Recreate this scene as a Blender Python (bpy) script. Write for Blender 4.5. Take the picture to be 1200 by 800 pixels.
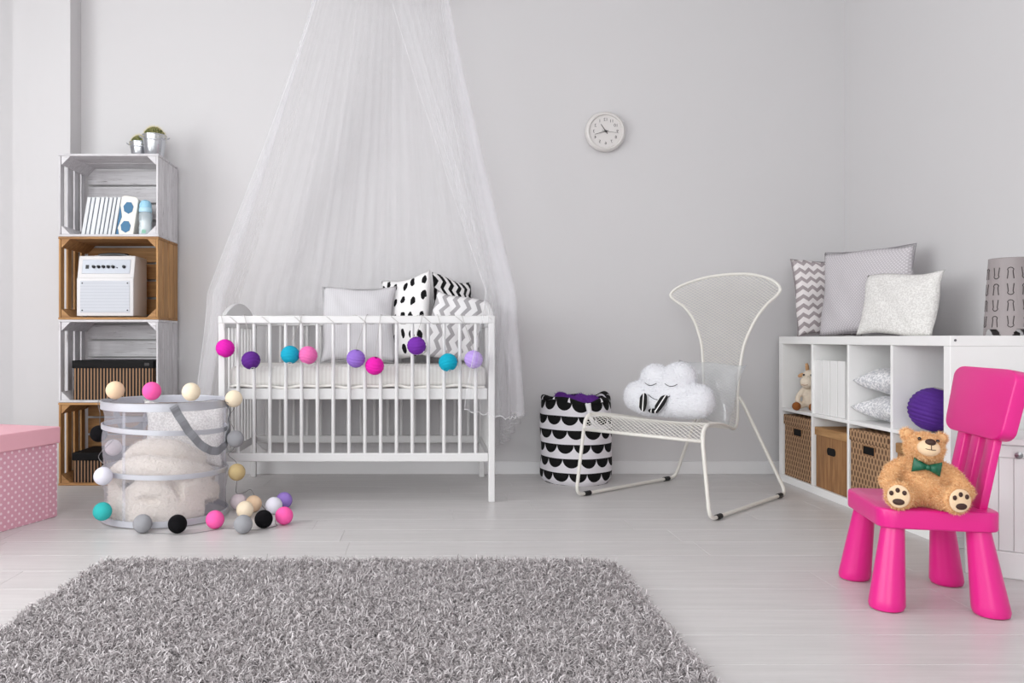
import bpy, bmesh, math, random
import numpy as np
from mathutils import Vector, Matrix, Euler

for o in list(bpy.data.objects): bpy.data.objects.remove(o, do_unlink=True)
SC = bpy.context.scene
COL = SC.collection
PI = math.pi
R = math.radians

# ------------------------------------------------------------------ camera
cd = bpy.data.cameras.new('camera'); cam = bpy.data.objects.new('camera', cd); COL.objects.link(cam)
cam.location = (0, 0, .76); cam.rotation_euler = (R(90), 0, 0)
cd.sensor_width = 36; cd.lens = 36*930/1200
cd.shift_x = 100/1200; cd.shift_y = -3/1200
cd.clip_start = .05
SC.camera = cam
# room extents
XL, XR, YB, YF, ZC = -3.3, 2.355, 4.47, -2.6, 2.95
# ------------------------------------------------------------------ world, window daylight and fill, exposure
w = bpy.data.worlds.new('sky'); SC.world = w; w.use_nodes = True
w.node_tree.nodes['Background'].inputs[0].default_value = (.95, .96, 1, 1)
w.node_tree.nodes['Background'].inputs[1].default_value = 1.0
def area(name, loc, rot, sx, sy, power, col=(1, 1, 1)):
    l = bpy.data.lights.new(name, 'AREA'); l.shape = 'RECTANGLE'; l.size = sx; l.size_y = sy
    l.energy = power; l.color = col
    o = bpy.data.objects.new(name, l); COL.objects.link(o); o.location = loc; o.rotation_euler = rot
    return o
# daylight through the left wall window; window behind the camera added as soft fill
WL = (-1.6, 2.7, .5, 2.7)       # y0, y1, z0, z1
WF = (-2.6, .6, .3, 2.65)        # x0, x1, z0, z1
area('window_daylight_fill', (XL-.22, (WL[0]+WL[1])/2, (WL[2]+WL[3])/2), (0, R(-90), 0), WL[3]-WL[2], WL[1]-WL[0], 138, (1, .988, .985))
area('window_daylight_fill', ((WF[0]+WF[1])/2, YF-.22, (WF[2]+WF[3])/2), (R(90), 0, 0), WF[1]-WF[0], WF[3]-WF[2], 98, (1, .988, .985))  # unseen area lamp added behind the camera for frontal fill
SC.view_settings.view_transform = 'Standard'; SC.view_settings.look = 'None'
SC.view_settings.exposure = .40; SC.view_settings.gamma = 1; SC.view_settings.use_curve_mapping = False
SC.cycles.transparent_max_bounces = 40
SC.cycles.max_bounces = 10; SC.cycles.diffuse_bounces = 6

# ------------------------------------------------------------------ materials
def lin(c):
    r = []
    for v in c:
        v = v/255
        r.append(v/12.92 if v <= .04045 else ((v+.055)/1.055)**2.4)
    return (r[0], r[1], r[2], 1)
def newmat(name):
    m = bpy.data.materials.new(name); m.use_nodes = True
    nt = m.node_tree
    return m, nt, nt.nodes['Principled BSDF']
def MA(nt, op, a, b=None, c=None):
    n = nt.nodes.new('ShaderNodeMath'); n.operation = op
    for i, x in enumerate((a, b, c)):
        if x is None: continue
        if isinstance(x, (int, float)): n.inputs[i].default_value = x
        else: nt.links.new(x, n.inputs[i])
    return n.outputs[0]
def mixcol(nt, f, a, b):
    n = nt.nodes.new('ShaderNodeMix'); n.data_type = 'RGBA'
    if isinstance(f, (int, float)): n.inputs[0].default_value = f
    else: nt.links.new(f, n.inputs[0])
    for i, x in ((6, a), (7, b)):
        if isinstance(x, tuple): n.inputs[i].default_value = x
        else: nt.links.new(x, n.inputs[i])
    return n.outputs[2]
def coords(nt, kind='Object', scale=(1, 1, 1), rot=(0, 0, 0)):
    t = nt.nodes.new('ShaderNodeTexCoord'); mp = nt.nodes.new('ShaderNodeMapping')
    mp.inputs['Scale'].default_value = scale; mp.inputs['Rotation'].default_value = rot
    nt.links.new(t.outputs[kind], mp.inputs[0]); return mp.outputs[0]
def noise(nt, vec, scale, detail=3, rough=.5):
    n = nt.nodes.new('ShaderNodeTexNoise'); n.inputs['Scale'].default_value = scale
    n.inputs['Detail'].default_value = detail; n.inputs['Roughness'].default_value = rough
    nt.links.new(vec, n.inputs['Vector']); return n.outputs[0]
def addbump(nt, b, h, strength=.2, dist=.005):
    n = nt.nodes.new('ShaderNodeBump'); n.inputs['Strength'].default_value = strength; n.inputs['Distance'].default_value = dist
    nt.links.new(h, n.inputs['Height']); nt.links.new(n.outputs[0], b.inputs['Normal'])
def ramp(nt, f, stops):
    n = nt.nodes.new('ShaderNodeValToRGB'); e = n.color_ramp.elements
    e[0].position, e[0].color = stops[0]; e[1].position, e[1].color = stops[1]
    for p, c in stops[2:]:
        x = e.new(p); x.color = c
    nt.links.new(f, n.inputs[0]); return n.outputs[0]
def plain(name, c, rough=.5, metal=0, var=0, vscale=6, bump=0, bscale=200, bdist=.002, spec=.5, rnd=0, sheen=0):
    m, nt, b = newmat(name)
    b.inputs['Roughness'].default_value = rough; b.inputs['Metallic'].default_value = metal
    b.inputs['Specular IOR Level'].default_value = spec
    if sheen: b.inputs['Sheen Weight'].default_value = sheen
    base = lin(c); b.inputs['Base Color'].default_value = base
    cur = base
    if var:
        v = noise(nt, coords(nt), vscale, 4)
        d = tuple(x*(1-var) for x in base[:3])+(1,); l = tuple(min(1, x*(1+var)) for x in base[:3])+(1,)
        cur = mixcol(nt, v, d, l)
    if rnd:
        oi = nt.nodes.new('ShaderNodeObjectInfo')
        hs = nt.nodes.new('ShaderNodeHueSaturation')
        nt.links.new(MA(nt, 'MULTIPLY_ADD', oi.outputs['Random'], 2*rnd, 1-rnd), hs.inputs['Value'])
        if isinstance(cur, tuple): hs.inputs['Color'].default_value = cur
        else: nt.links.new(cur, hs.inputs['Color'])
        cur = hs.outputs[0]
    if not isinstance(cur, tuple): nt.links.new(cur, b.inputs['Base Color'])
    if bump: addbump(nt, b, noise(nt, coords(nt), bscale, 3), bump, bdist)
    return m
def wood(name, dark, light, axis='x', scale=6, stretch=14, rough=.6, knots=True, streak=None, rnd=.12):
    m, nt, b = newmat(name); b.inputs['Roughness'].default_value = rough
    oi = nt.nodes.new('ShaderNodeObjectInfo')
    t = nt.nodes.new('ShaderNodeTexCoord'); mp = nt.nodes.new('ShaderNodeMapping')
    s = {'x': (1, stretch, stretch), 'y': (stretch, 1, stretch), 'z': (stretch, stretch, 1)}[axis]
    mp.inputs['Scale'].default_value = s
    cv = nt.nodes.new('ShaderNodeCombineXYZ')
    off = MA(nt, 'MULTIPLY', oi.outputs['Random'], 37.0)
    for i in range(3): nt.links.new(off, cv.inputs[i])
    nt.links.new(cv.outputs[0], mp.inputs['Location'])
    nt.links.new(t.outputs['Object'], mp.inputs[0])
    v = noise(nt, mp.outputs[0], scale, 6, .62)
    c = ramp(nt, v, [(.3, lin(dark)), (.7, lin(light))])
    hs = nt.nodes.new('ShaderNodeHueSaturation')
    nt.links.new(MA(nt, 'MULTIPLY_ADD', oi.outputs['Random'], 2*rnd, 1-rnd), hs.inputs['Value']); nt.links.new(c, hs.inputs['Color'])
    c = hs.outputs[0]
    if streak:     # worn paint: dark scratches showing through
        v2 = noise(nt, mp.outputs[0], scale*2.2, 5, .7)
        f = ramp(nt, v2, [(.60, (0, 0, 0, 1)), (.68, (1, 1, 1, 1))])
        c = mixcol(nt, f, c, lin(streak))
    nt.links.new(c, b.inputs['Base Color'])
    addbump(nt, b, v, .15, .002)
    return m
def uvsplit(nt, sx=1, sy=1):
    t = nt.nodes.new('ShaderNodeUVMap'); s = nt.nodes.new('ShaderNodeSeparateXYZ'); nt.links.new(t.outputs[0], s.inputs[0])
    return MA(nt, 'MULTIPLY', s.outputs[0], sx), MA(nt, 'MULTIPLY', s.outputs[1], sy)
def pattern(name, ca, cb, fn, rough=.8, bump=.15, bscale=300):
    m, nt, b = newmat(name); b.inputs['Roughness'].default_value = rough; b.inputs['Specular IOR Level'].default_value = .25
    f = fn(nt); nt.links.new(mixcol(nt, f, lin(ca), lin(cb)), b.inputs['Base Color'])
    if bump: addbump(nt, b, noise(nt, coords(nt), bscale, 2), bump, .002)
    return m
def f_dots(su, sv, r, ey=1.0):
    def fn(nt):
        u, v = uvsplit(nt, su, sv)
        def cell(du):
            a = MA(nt, 'SUBTRACT', MA(nt, 'FRACT', MA(nt, 'ADD', u, du)), .5)
            c = MA(nt, 'MULTIPLY', MA(nt, 'SUBTRACT', MA(nt, 'FRACT', MA(nt, 'ADD', v, du)), .5), ey)
            d = MA(nt, 'ADD', MA(nt, 'MULTIPLY', a, a), MA(nt, 'MULTIPLY', c, c))
            return MA(nt, 'LESS_THAN', d, r*r)
        return MA(nt, 'MAXIMUM', cell(0.0), cell(.5))
    return fn
def f_zig(su, sv, amp=.5, duty=.5, swap=False):
    def fn(nt):
        u, v = uvsplit(nt, su, sv)
        if swap: u, v = uvsplit(nt, sv, su)[1], uvsplit(nt, sv, su)[0]
        z = MA(nt, 'ABSOLUTE', MA(nt, 'SUBTRACT', MA(nt, 'FRACT', u), .5))
        k = MA(nt, 'FRACT', MA(nt, 'MULTIPLY_ADD', z, amp*2, v))
        return MA(nt, 'LESS_THAN', k, duty)
    return fn
def f_stripe(su, duty):
    def fn(nt):
        u, v = uvsplit(nt, su, 1)
        return MA(nt, 'LESS_THAN', MA(nt, 'FRACT', u), duty)
    return fn
def f_stripe_v(sv, duty):
    def fn(nt):
        u, v = uvsplit(nt, 1, sv)
        return MA(nt, 'LESS_THAN', MA(nt, 'FRACT', v), duty)
    return fn
def f_drops(su, sv, r=.3):
    def fn(nt):
        u, v = uvsplit(nt, su, sv)
        vo = nt.nodes.new('ShaderNodeTexVoronoi'); vo.voronoi_dimensions = '2D'; vo.inputs['Scale'].default_value = 1; vo.inputs['Randomness'].default_value = .42
        c = nt.nodes.new('ShaderNodeCombineXYZ'); nt.links.new(u, c.inputs[0]); nt.links.new(v, c.inputs[1])
        nz = nt.nodes.new('ShaderNodeTexNoise'); nz.inputs['Scale'].default_value = 2.3; nt.links.new(c.outputs[0], nz.inputs['Vector'])
        nt.links.new(c.outputs[0], vo.inputs['Vector'])
        return MA(nt, 'LESS_THAN', MA(nt, 'MULTIPLY_ADD', nz.outputs[0], .35, vo.outputs['Distance']), r+.17)
    return fn
def f_scallop(nu, nv):
    def fn(nt):
        u, v = uvsplit(nt, nu, nv)
        row = MA(nt, 'FLOOR', v)
        a = MA(nt, 'SUBTRACT', MA(nt, 'FRACT', MA(nt, 'MULTIPLY_ADD', row, .37, u)), .5)
        c = MA(nt, 'SUBTRACT', .97, MA(nt, 'FRACT', v))     # distance below the row line
        c = MA(nt, 'MULTIPLY', c, .78)
        d = MA(nt, 'ADD', MA(nt, 'MULTIPLY', a, a), MA(nt, 'MULTIPLY', c, c))
        inside = MA(nt, 'LESS_THAN', d, .5*.5)
        return MA(nt, 'MULTIPLY', inside, MA(nt, 'GREATER_THAN', c, 0.0))
    return fn
def speckle(name, ca, cb, scale=60, lo=.45, hi=.55, rough=.85, bump=.3):
    m, nt, b = newmat(name); b.inputs['Roughness'].default_value = rough; b.inputs['Specular IOR Level'].default_value = .3
    v = noise(nt, coords(nt), scale, 3)
    nt.links.new(ramp(nt, v, [(lo, lin(ca)), (hi, lin(cb))]), b.inputs['Base Color']); addbump(nt, b, v, bump, .003)
    return m
def sheer(name, c, op, trans=.45, streak=None):
    m = bpy.data.materials.new(name); m.use_nodes = True; nt = m.node_tree; nt.nodes.clear()
    o = nt.nodes.new('ShaderNodeOutputMaterial'); mx = nt.nodes.new('ShaderNodeMixShader'); tr = nt.nodes.new('ShaderNodeBsdfTransparent')
    d = nt.nodes.new('ShaderNodeBsdfDiffuse'); tl = nt.nodes.new('ShaderNodeBsdfTranslucent'); m2 = nt.nodes.new('ShaderNodeMixShader')
    d.inputs[0].default_value = lin(c); tl.inputs[0].default_value = lin(c); m2.inputs[0].default_value = trans
    nt.links.new(d.outputs[0], m2.inputs[1]); nt.links.new(tl.outputs[0], m2.inputs[2])
    mx.inputs[0].default_value = op
    if streak:       # the net is gathered: denser and thinner strips run down the cloth
        u, v = uvsplit(nt, streak[0], .35); cb = nt.nodes.new('ShaderNodeCombineXYZ'); nt.links.new(u, cb.inputs[0]); nt.links.new(v, cb.inputs[1])
        nz = noise(nt, cb.outputs[0], 1.0, 4, .65)
        nt.links.new(MA(nt, 'MULTIPLY_ADD', ramp(nt, nz, [(.36, (0, 0, 0, 1)), (.68, (1, 1, 1, 1))]), streak[2]-streak[1], streak[1]), mx.inputs[0])
    nt.links.new(tr.outputs[0], mx.inputs[1]); nt.links.new(m2.outputs[0], mx.inputs[2]); nt.links.new(mx.outputs[0], o.inputs[0])
    return m
def clear(name, tint=(245, 248, 250), gloss=.12, rough=.05, op=0, c=(230, 230, 232)):
    m = bpy.data.materials.new(name); m.use_nodes = True; nt = m.node_tree; nt.nodes.clear()
    o = nt.nodes.new('ShaderNodeOutputMaterial'); mx = nt.nodes.new('ShaderNodeMixShader'); tr = nt.nodes.new('ShaderNodeBsdfTransparent')
    tr.inputs[0].default_value = lin(tint); g = nt.nodes.new('ShaderNodeBsdfGlossy'); g.inputs['Roughness'].default_value = rough
    mx.inputs[0].default_value = gloss; nt.links.new(tr.outputs[0], mx.inputs[1]); nt.links.new(g.outputs[0], mx.inputs[2])
    last = mx.outputs[0]
    if op:
        d = nt.nodes.new('ShaderNodeBsdfDiffuse'); d.inputs[0].default_value = lin(c); m2 = nt.nodes.new('ShaderNodeMixShader'); m2.inputs[0].default_value = op
        nt.links.new(last, m2.inputs[1]); nt.links.new(d.outputs[0], m2.inputs[2]); last = m2.outputs[0]
    nt.links.new(last, o.inputs[0]); return m

# ------------------------------------------------------------------ geometry helpers
class MB:
    def __init__(s): s.v = []; s.f = []; s.uv = None
    def add(s, vs, fs):
        n = len(s.v); s.v += [tuple(p) for p in vs]; s.f += [tuple(i+n for i in f) for f in fs]; return s
    def box(s, c, d, rot=None):
        x, y, z = d[0]/2, d[1]/2, d[2]/2
        vs = [Vector(p) for p in ((-x,-y,-z),(x,-y,-z),(x,y,-z),(-x,y,-z),(-x,-y,z),(x,-y,z),(x,y,z),(-x,y,z))]
        if rot: M = Euler(rot).to_matrix(); vs = [M @ p for p in vs]
        c = Vector(c)
        return s.add([p+c for p in vs], [(0,3,2,1),(4,5,6,7),(0,1,5,4),(1,2,6,5),(2,3,7,6),(3,0,4,7)])
    def bb(s, a, b): return s.box([(a[i]+b[i])/2 for i in range(3)], [abs(b[i]-a[i]) for i in range(3)])
    def lathe(s, prof, seg=32, c=(0, 0, 0), M=None, cap=True):
        vs = []; fs = []; n = len(prof)
        for r, z in prof:
            for k in range(seg):
                a = 2*PI*k/seg; p = Vector((r*math.cos(a), r*math.sin(a), z))
                if M: p = M @ p
                vs.append(p+Vector(c))
        for i in range(n-1):
            for k in range(seg):
                k2 = (k+1) % seg; fs.append((i*seg+k, i*seg+k2, (i+1)*seg+k2, (i+1)*seg+k))
        if cap:
            if prof[0][0] > 1e-6: fs.append(tuple(reversed(range(seg))))
            if prof[-1][0] > 1e-6: fs.append(tuple((n-1)*seg+k for k in range(seg)))
        return s.add(vs, fs)
    def ell(s, c, r, seg=20, rings=12, M=None):
        if isinstance(r, (int, float)): r = (r, r, r)
        vs = []; fs = []
        c = Vector(c)
        for i in range(1, rings):
            t = PI*i/rings
            for k in range(seg):
                a = 2*PI*k/seg; p = Vector((r[0]*math.sin(t)*math.cos(a), r[1]*math.sin(t)*math.sin(a), -r[2]*math.cos(t)))
                vs.append((M @ p if M else p)+c)
        b = Vector((0, 0, -r[2])); t = Vector((0, 0, r[2])); m = len(vs)
        vs += [(M @ b if M else b)+c, (M @ t if M else t)+c]
        for i in range(rings-2):
            for k in range(seg):
                k2 = (k+1) % seg; fs.append((i*seg+k, i*seg+k2, (i+1)*seg+k2, (i+1)*seg+k))
        for k in range(seg):
            k2 = (k+1) % seg; fs.append((m, k2, k)); fs.append((m+1, (rings-2)*seg+k, (rings-2)*seg+k2))
        return s.add(vs, fs)
    def tube(s, pts, r, seg=8, closed=False, flat=None):
        P = [Vector(p) for p in pts]; n = len(P)
        rs = r if isinstance(r, (list, tuple)) else [r]*n
        vs = []; fs = []; up = None
        for i in range(n):
            if closed: t = (P[(i+1) % n]-P[i-1])
            else: t = P[min(i+1, n-1)]-P[max(i-1, 0)]
            if t.length < 1e-9: t = Vector((0, 0, 1))
            t.normalize()
            if up is None:
                up = Vector((0, 0, 1)) if abs(t.z) < .9 else Vector((1, 0, 0))
            up = up-t*up.dot(t)
            if up.length < 1e-6: up = t.orthogonal()
            up.normalize(); sd = t.cross(up)
            for k in range(seg):
                a = 2*PI*k/seg+PI/seg
                e = (flat or 1.0)
                vs.append(P[i]+(up*math.cos(a)+sd*math.sin(a)*e)*rs[i])
        m = n if closed else n-1
        for i in range(m):
            j = (i+1) % n
            for k in range(seg):
                k2 = (k+1) % seg; fs.append((i*seg+k, i*seg+k2, j*seg+k2, j*seg+k))
        if not closed:
            fs.append(tuple(reversed(range(seg)))); fs.append(tuple((n-1)*seg+k for k in range(seg)))
        return s.add(vs, fs)
    def prism(s, poly, a, b, axis='y'):      # polygon extruded between a and b along an axis
        n = len(poly)
        def P(p, h): return {'y': (p[0], h, p[1]), 'z': (p[0], p[1], h), 'x': (h, p[0], p[1])}[axis]
        vs = [P(p, a) for p in poly]+[P(p, b) for p in poly]
        fs = [tuple(range(n)), tuple(reversed(range(n, 2*n)))]+[(i, i+n, (i+1) % n+n, (i+1) % n) for i in range(n)]
        return s.add(vs, fs)
def ribbon(pts, nrm, w, th):       # flat strap: nrm gives the outward direction at each point
    mb = MB(); P = [Vector(p) for p in pts]; n = len(P); vs = []
    for i in range(n):
        t = (P[min(i+1, n-1)]-P[max(i-1, 0)]).normalized(); o = Vector(nrm[i]).normalized(); s = t.cross(o).normalized()
        vs += [P[i]+s*w/2, P[i]+s*w/2+o*th, P[i]-s*w/2+o*th, P[i]-s*w/2]
    fs = [(4*i+k, 4*i+(k+1) % 4, 4*i+4+(k+1) % 4, 4*i+4+k) for i in range(n-1) for k in range(4)]+[(3, 2, 1, 0), tuple(4*n-4+k for k in range(4))]
    return mb.add(vs, fs)
def obj(name, mb, m, parent=None, bevel=0, seg=2, smooth=False, uv=False, loc=None, rot=None):
    me = bpy.data.meshes.new(name); me.from_pydata(mb.v, [], mb.f)
    bm = bmesh.new(); bm.from_mesh(me)
    if mb.uv is None: bmesh.ops.recalc_face_normals(bm, faces=bm.faces)
    if bevel: bmesh.ops.bevel(bm, geom=list(bm.edges), offset=bevel, segments=seg, affect='EDGES', profile=.5, clamp_overlap=True)
    if mb.uv is not None:
        l = bm.loops.layers.uv.new('UVMap'); bm.verts.ensure_lookup_table()
        for f in bm.faces:
            for lp in f.loops: lp[l].uv = mb.uv[lp.vert.index]
    elif uv:
        l = bm.loops.layers.uv.new('UVMap')
        for f in bm.faces:
            n = f.normal; a = max(range(3), key=lambda i: abs(n[i]))
            for lp in f.loops:
                c = lp.vert.co; lp[l].uv = {0: (c.y, c.z), 1: (c.x, c.z), 2: (c.x, c.y)}[a]
    bm.to_mesh(me); bm.free()
    if smooth:
        me.polygons.foreach_set('use_smooth', [True]*len(me.polygons))
        if smooth != 'all': me.set_sharp_from_angle(angle=R(40))
    me.materials.append(m)
    o = bpy.data.objects.new(name, me); COL.objects.link(o)
    if parent: o.parent = parent
    if loc: o.location = loc
    if rot: o.rotation_euler = rot
    return o
def tag(o, label, cat, group=None):
    o['label'] = label; o['category'] = cat
    if group: o['group'] = group
    return o
def thing(name, label, cat, loc=(0, 0, 0), rotz=0, group=None, rot=None):
    o = bpy.data.objects.new(name, None); COL.objects.link(o); o.empty_display_size = .05
    o.location = loc; o.rotation_euler = rot or (0, 0, rotz)
    return tag(o, label, cat, group)
def struct(o): o['kind'] = 'structure'; return o
def smooth_path(pts, n=8, closed=False):
    P = [Vector(p) for p in pts]; m = len(P); out = []
    for i in range(m if closed else m-1):
        g = (lambda k: P[k % m]) if closed else (lambda k: P[min(max(k, 0), m-1)])
        a, b, c, d = g(i-1), g(i), g(i+1), g(i+2)
        for k in range(n):
            t = k/n; out.append(.5*((2*b)+(c-a)*t+(2*a-5*b+4*c-d)*t*t+(3*b-a-3*c+d)*t**3))
    if not closed: out.append(P[-1])
    return out
def fillet(pts, r, n=6):
    P = [Vector(p) for p in pts]; out = [P[0]]
    for i in range(1, len(P)-1):
        a = (P[i-1]-P[i]); b = (P[i+1]-P[i]); q = min(r, a.length*.49, b.length*.49)
        p0 = P[i]+a.normalized()*q; p2 = P[i]+b.normalized()*q
        for k in range(n+1):
            t = k/n; out.append(p0*(1-t)**2+P[i]*2*t*(1-t)+p2*t*t)
    out.append(P[-1]); return out
def px(x, y, d): return ((x-500)/930*d, d, .76-(y-397)/930*d)     # photo pixel at depth d
def rrect(w, h, r, n=5):
    out = []
    for cx, cy, a0 in ((w/2-r, h/2-r, 0), (-w/2+r, h/2-r, 90), (-w/2+r, -h/2+r, 180), (w/2-r, -h/2+r, 270)):
        for k in range(n+1):
            a = R(a0+90*k/n); out.append((cx+r*math.cos(a), cy+r*math.sin(a)))
    return out
def cushion_mb(w, h, t, n=22, pinch=.07, seed=1, wr=.004):
    rnd = random.Random(seed); ph = [rnd.uniform(0, 6.28) for _ in range(8)]
    mb = MB(); uv = []; vs = []; fs = []
    for side in (-1, 1):
        for j in range(n+1):
            for i in range(n+1):
                u = -1+2*i/n; v = -1+2*j/n
                uu = math.copysign(abs(u)**.85, u); vv = math.copysign(abs(v)**.85, v)
                x = w/2*uu*(1-pinch*(1-vv*vv)); z = h/2*vv*(1-pinch*(1-uu*uu))
                th = t/2*(max(0, (1-uu*uu)*(1-vv*vv)))**.42
                wv = wr*(math.sin(5*u+3*v+ph[0])+math.sin(8*v-4*u+ph[1])+.7*math.sin(11*u+7*v+ph[2]))*(1-uu**4)*(1-vv**4)
                x += .006*math.sin(4*v+ph[3])*abs(uu); z += .006*math.sin(4*u+ph[4])*abs(vv)
                vs.append((x, side*th+wv, z+h/2)); uv.append(((uu+1)/2*w, (vv+1)/2*h))
    m = (n+1)**2
    for s in (0, 1):
        for j in range(n):
            for i in range(n):
                a = s*m+j*(n+1)+i; q = (a, a+1, a+n+2, a+n+1)
                fs.append(q if s == 0 else q[::-1])
    mb.add(vs, fs); mb.uv = uv
    return mb
def weld(o, d=1e-5):
    bm = bmesh.new(); bm.from_mesh(o.data); bmesh.ops.remove_doubles(bm, verts=bm.verts, dist=d); bm.to_mesh(o.data); bm.free()
def cushion(name, label, w, h, t, m, loc, rot, group=None, pinch=.07, seed=1, piping=None, wr=.004, cat='cushion'):
    o = obj(name, cushion_mb(w, h, t, pinch=pinch, seed=seed, wr=wr), m, smooth='all', loc=loc, rot=rot)
    weld(o); tag(o, label, cat, group)
    if piping:
        n = 40; pts = []
        for s in range(4):
            for k in range(10):
                q = -1+2*k/10; u, v = [(q, -1), (1, q), (-q, 1), (-1, -q)][s]
                pts.append((w/2*u*(1-pinch*(1-v*v)), 0, h/2*v*(1-pinch*(1-u*u))+h/2))
        obj('piping', MB().tube(pts, .003, 6, True), piping, o, smooth='all')
    return o
def remeshed(mb, voxel, smooth=6):
    me = bpy.data.meshes.new('t'); me.from_pydata(mb.v, [], mb.f); bm = bmesh.new(); bm.from_mesh(me); bmesh.ops.recalc_face_normals(bm, faces=bm.faces); bm.to_mesh(me); bm.free()
    t = bpy.data.objects.new('t', me); COL.objects.link(t)
    a = t.modifiers.new('r', 'REMESH'); a.mode = 'VOXEL'; a.voxel_size = voxel
    b = t.modifiers.new('s', 'SMOOTH'); b.factor = .5; b.iterations = smooth
    dg = bpy.context.evaluated_depsgraph_get(); r = bpy.data.meshes.new_from_object(t.evaluated_get(dg))
    bpy.data.objects.remove(t); return r
def fur(name, me, count, length, width, m, parent, seed=0, droop=.35, spread=.5):
    rng = np.random.default_rng(seed); me.calc_loop_triangles()
    nv = len(me.vertices); V = np.empty(nv*3); me.vertices.foreach_get('co', V); V = V.reshape(-1, 3)
    T = np.empty(len(me.loop_triangles)*3, dtype=np.int32); me.loop_triangles.foreach_get('vertices', T); T = T.reshape(-1, 3)
    A, B, C = V[T[:, 0]], V[T[:, 1]], V[T[:, 2]]; nn = np.cross(B-A, C-A); ar = np.linalg.norm(nn, axis=1); nn /= (ar[:, None]+1e-12)
    k = rng.choice(len(T), count, p=ar/ar.sum()); a = rng.random((count, 2)); f = a.sum(1) > 1; a[f] = 1-a[f]
    P = A[k]+(B[k]-A[k])*a[:, :1]+(C[k]-A[k])*a[:, 1:]; N = nn[k]
    D = N+rng.normal(0, spread, (count, 3)); D[:, 2] -= droop; D /= np.linalg.norm(D, axis=1)[:, None]
    S = np.cross(D, rng.normal(0, 1, (count, 3))); S /= np.linalg.norm(S, axis=1)[:, None]
    L = length*rng.uniform(.6, 1.2, (count, 1)); D2 = D+rng.normal(0, .35, (count, 3)); 
    p0 = P-N*length*.15; W = width*.5
    X = np.stack([p0-S*W, p0+S*W, p0+D*L*.55+S*W*.8, p0+D*L*.55-S*W*.8, p0+D*L*.55+D2*L*.45], 1).reshape(-1, 3)
    me2 = bpy.data.meshes.new(name); i = np.arange(count)*5
    F = [tuple(q) for q in np.stack([i, i+1, i+2, i+3], 1).tolist()]+[tuple(q) for q in np.stack([i+3, i+2, i+4], 1).tolist()]
    me2.from_pydata(X.tolist(), [], F); me2.materials.append(m)
    o = bpy.data.objects.new(name, me2); COL.objects.link(o); o.parent = parent; o['kind'] = 'stuff'
    return o
# ================================================================== the room
M_WALL = plain('painted_wall', (206, 204, 205), .9, var=.012, vscale=1.5, bump=.05, bscale=90, spec=.2)
M_CEIL = plain('painted_ceiling', (240, 239, 240), .9, spec=.2)
M_TRIM = plain('trim_paint', (222, 221, 222), .45)
M_WHITE = plain('white_lacquer', (216, 215, 215), .38)
M_SHELF = plain('shelf_white', (238, 237, 236), .4)
M_FLOOR = wood('pale_laminate', (195, 192, 191), (207, 204, 203), 'x', 3.2, 14, .36, rnd=.012)
M_SUB = plain('floor_underlay', (150, 148, 146), .8)
def wall_with_hole(name, axis, p, th, a0, a1, hole):   # a wall slab with one rectangular opening
    mb = MB(); h0, h1, z0, z1 = hole
    def q(u0, u1, v0, v1):
        if axis == 'x': mb.bb((p-th, u0, v0), (p, u1, v1))
        else: mb.bb((u0, p-th, v0), (u1, p, v1))
    q(a0, h0, 0, ZC); q(h1, a1, 0, ZC); q(h0, h1, 0, z0); q(h0, h1, z1, ZC)
    return struct(obj(name, mb, M_WALL))
struct(obj('wall_back', MB().bb((XL-.15, YB, 0), (XR+.15, YB+.15, ZC)), M_WALL))
struct(obj('wall_right', MB().bb((XR, YF-.15, 0), (XR+.15, YB, ZC)), M_WALL))
wall_with_hole('wall_left', 'x', XL, .15, YF, YB, WL)
wall_with_hole('wall_front', 'y', YF, .15, XL-.15, XR, WF)
struct(obj('ceiling', MB().bb((XL-.15, YF-.15, ZC), (XR+.15, YB+.15, ZC+.1)), M_CEIL))
struct(obj('wall_column', MB().bb((-2.262, 4.335, 0), (-1.947, YB, ZC)), M_WALL))
fl = struct(obj('floor', MB().bb((XL-.15, YF-.15, -.12), (XR+.15, YB+.15, -.011)), M_SUB))
rnd = random.Random(4); pw = .187; j = 0; y = YB; meshes = {}
while y > YF:
    y0 = max(y-pw, YF); x = XL-rnd.uniform(0, 1.1)
    while x < XR:
        a = max(x, XL); b = min(x+1.285, XR)
        if b-a > .02:
            key = (round(b-a, 3), round(y-y0, 3))
            if key not in meshes:
                L, W = b-a, y-y0
                mb = MB().bb((0, 0, -.011), (L-.0004, W-.0006, 0)); o = obj('plank', mb, M_FLOOR, fl, bevel=.0008, seg=1); meshes[key] = o.data
            else:
                o = bpy.data.objects.new('plank', meshes[key]); COL.objects.link(o); o.parent = fl
            o.location = (a, y0, 0)
        x += 1.285
    y = y0; j += 1
def board(name, a, b): struct(obj(name, MB().bb(a, b), M_TRIM, bevel=.003))
board('baseboard_back', (-1.947, YB-.014, 0), (XR-.014, YB, .072))
board('baseboard_right', (XR-.014, YF, 0), (XR, YB, .072))
board('baseboard_left', (XL, YF, 0), (XL+.014, YB, .072))
board('baseboard_recess', (XL+.014, YB-.014, 0), (-2.262, YB, .072))
M_GLASS = clear('window_glass', (250, 252, 252), .05, .02)
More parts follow.
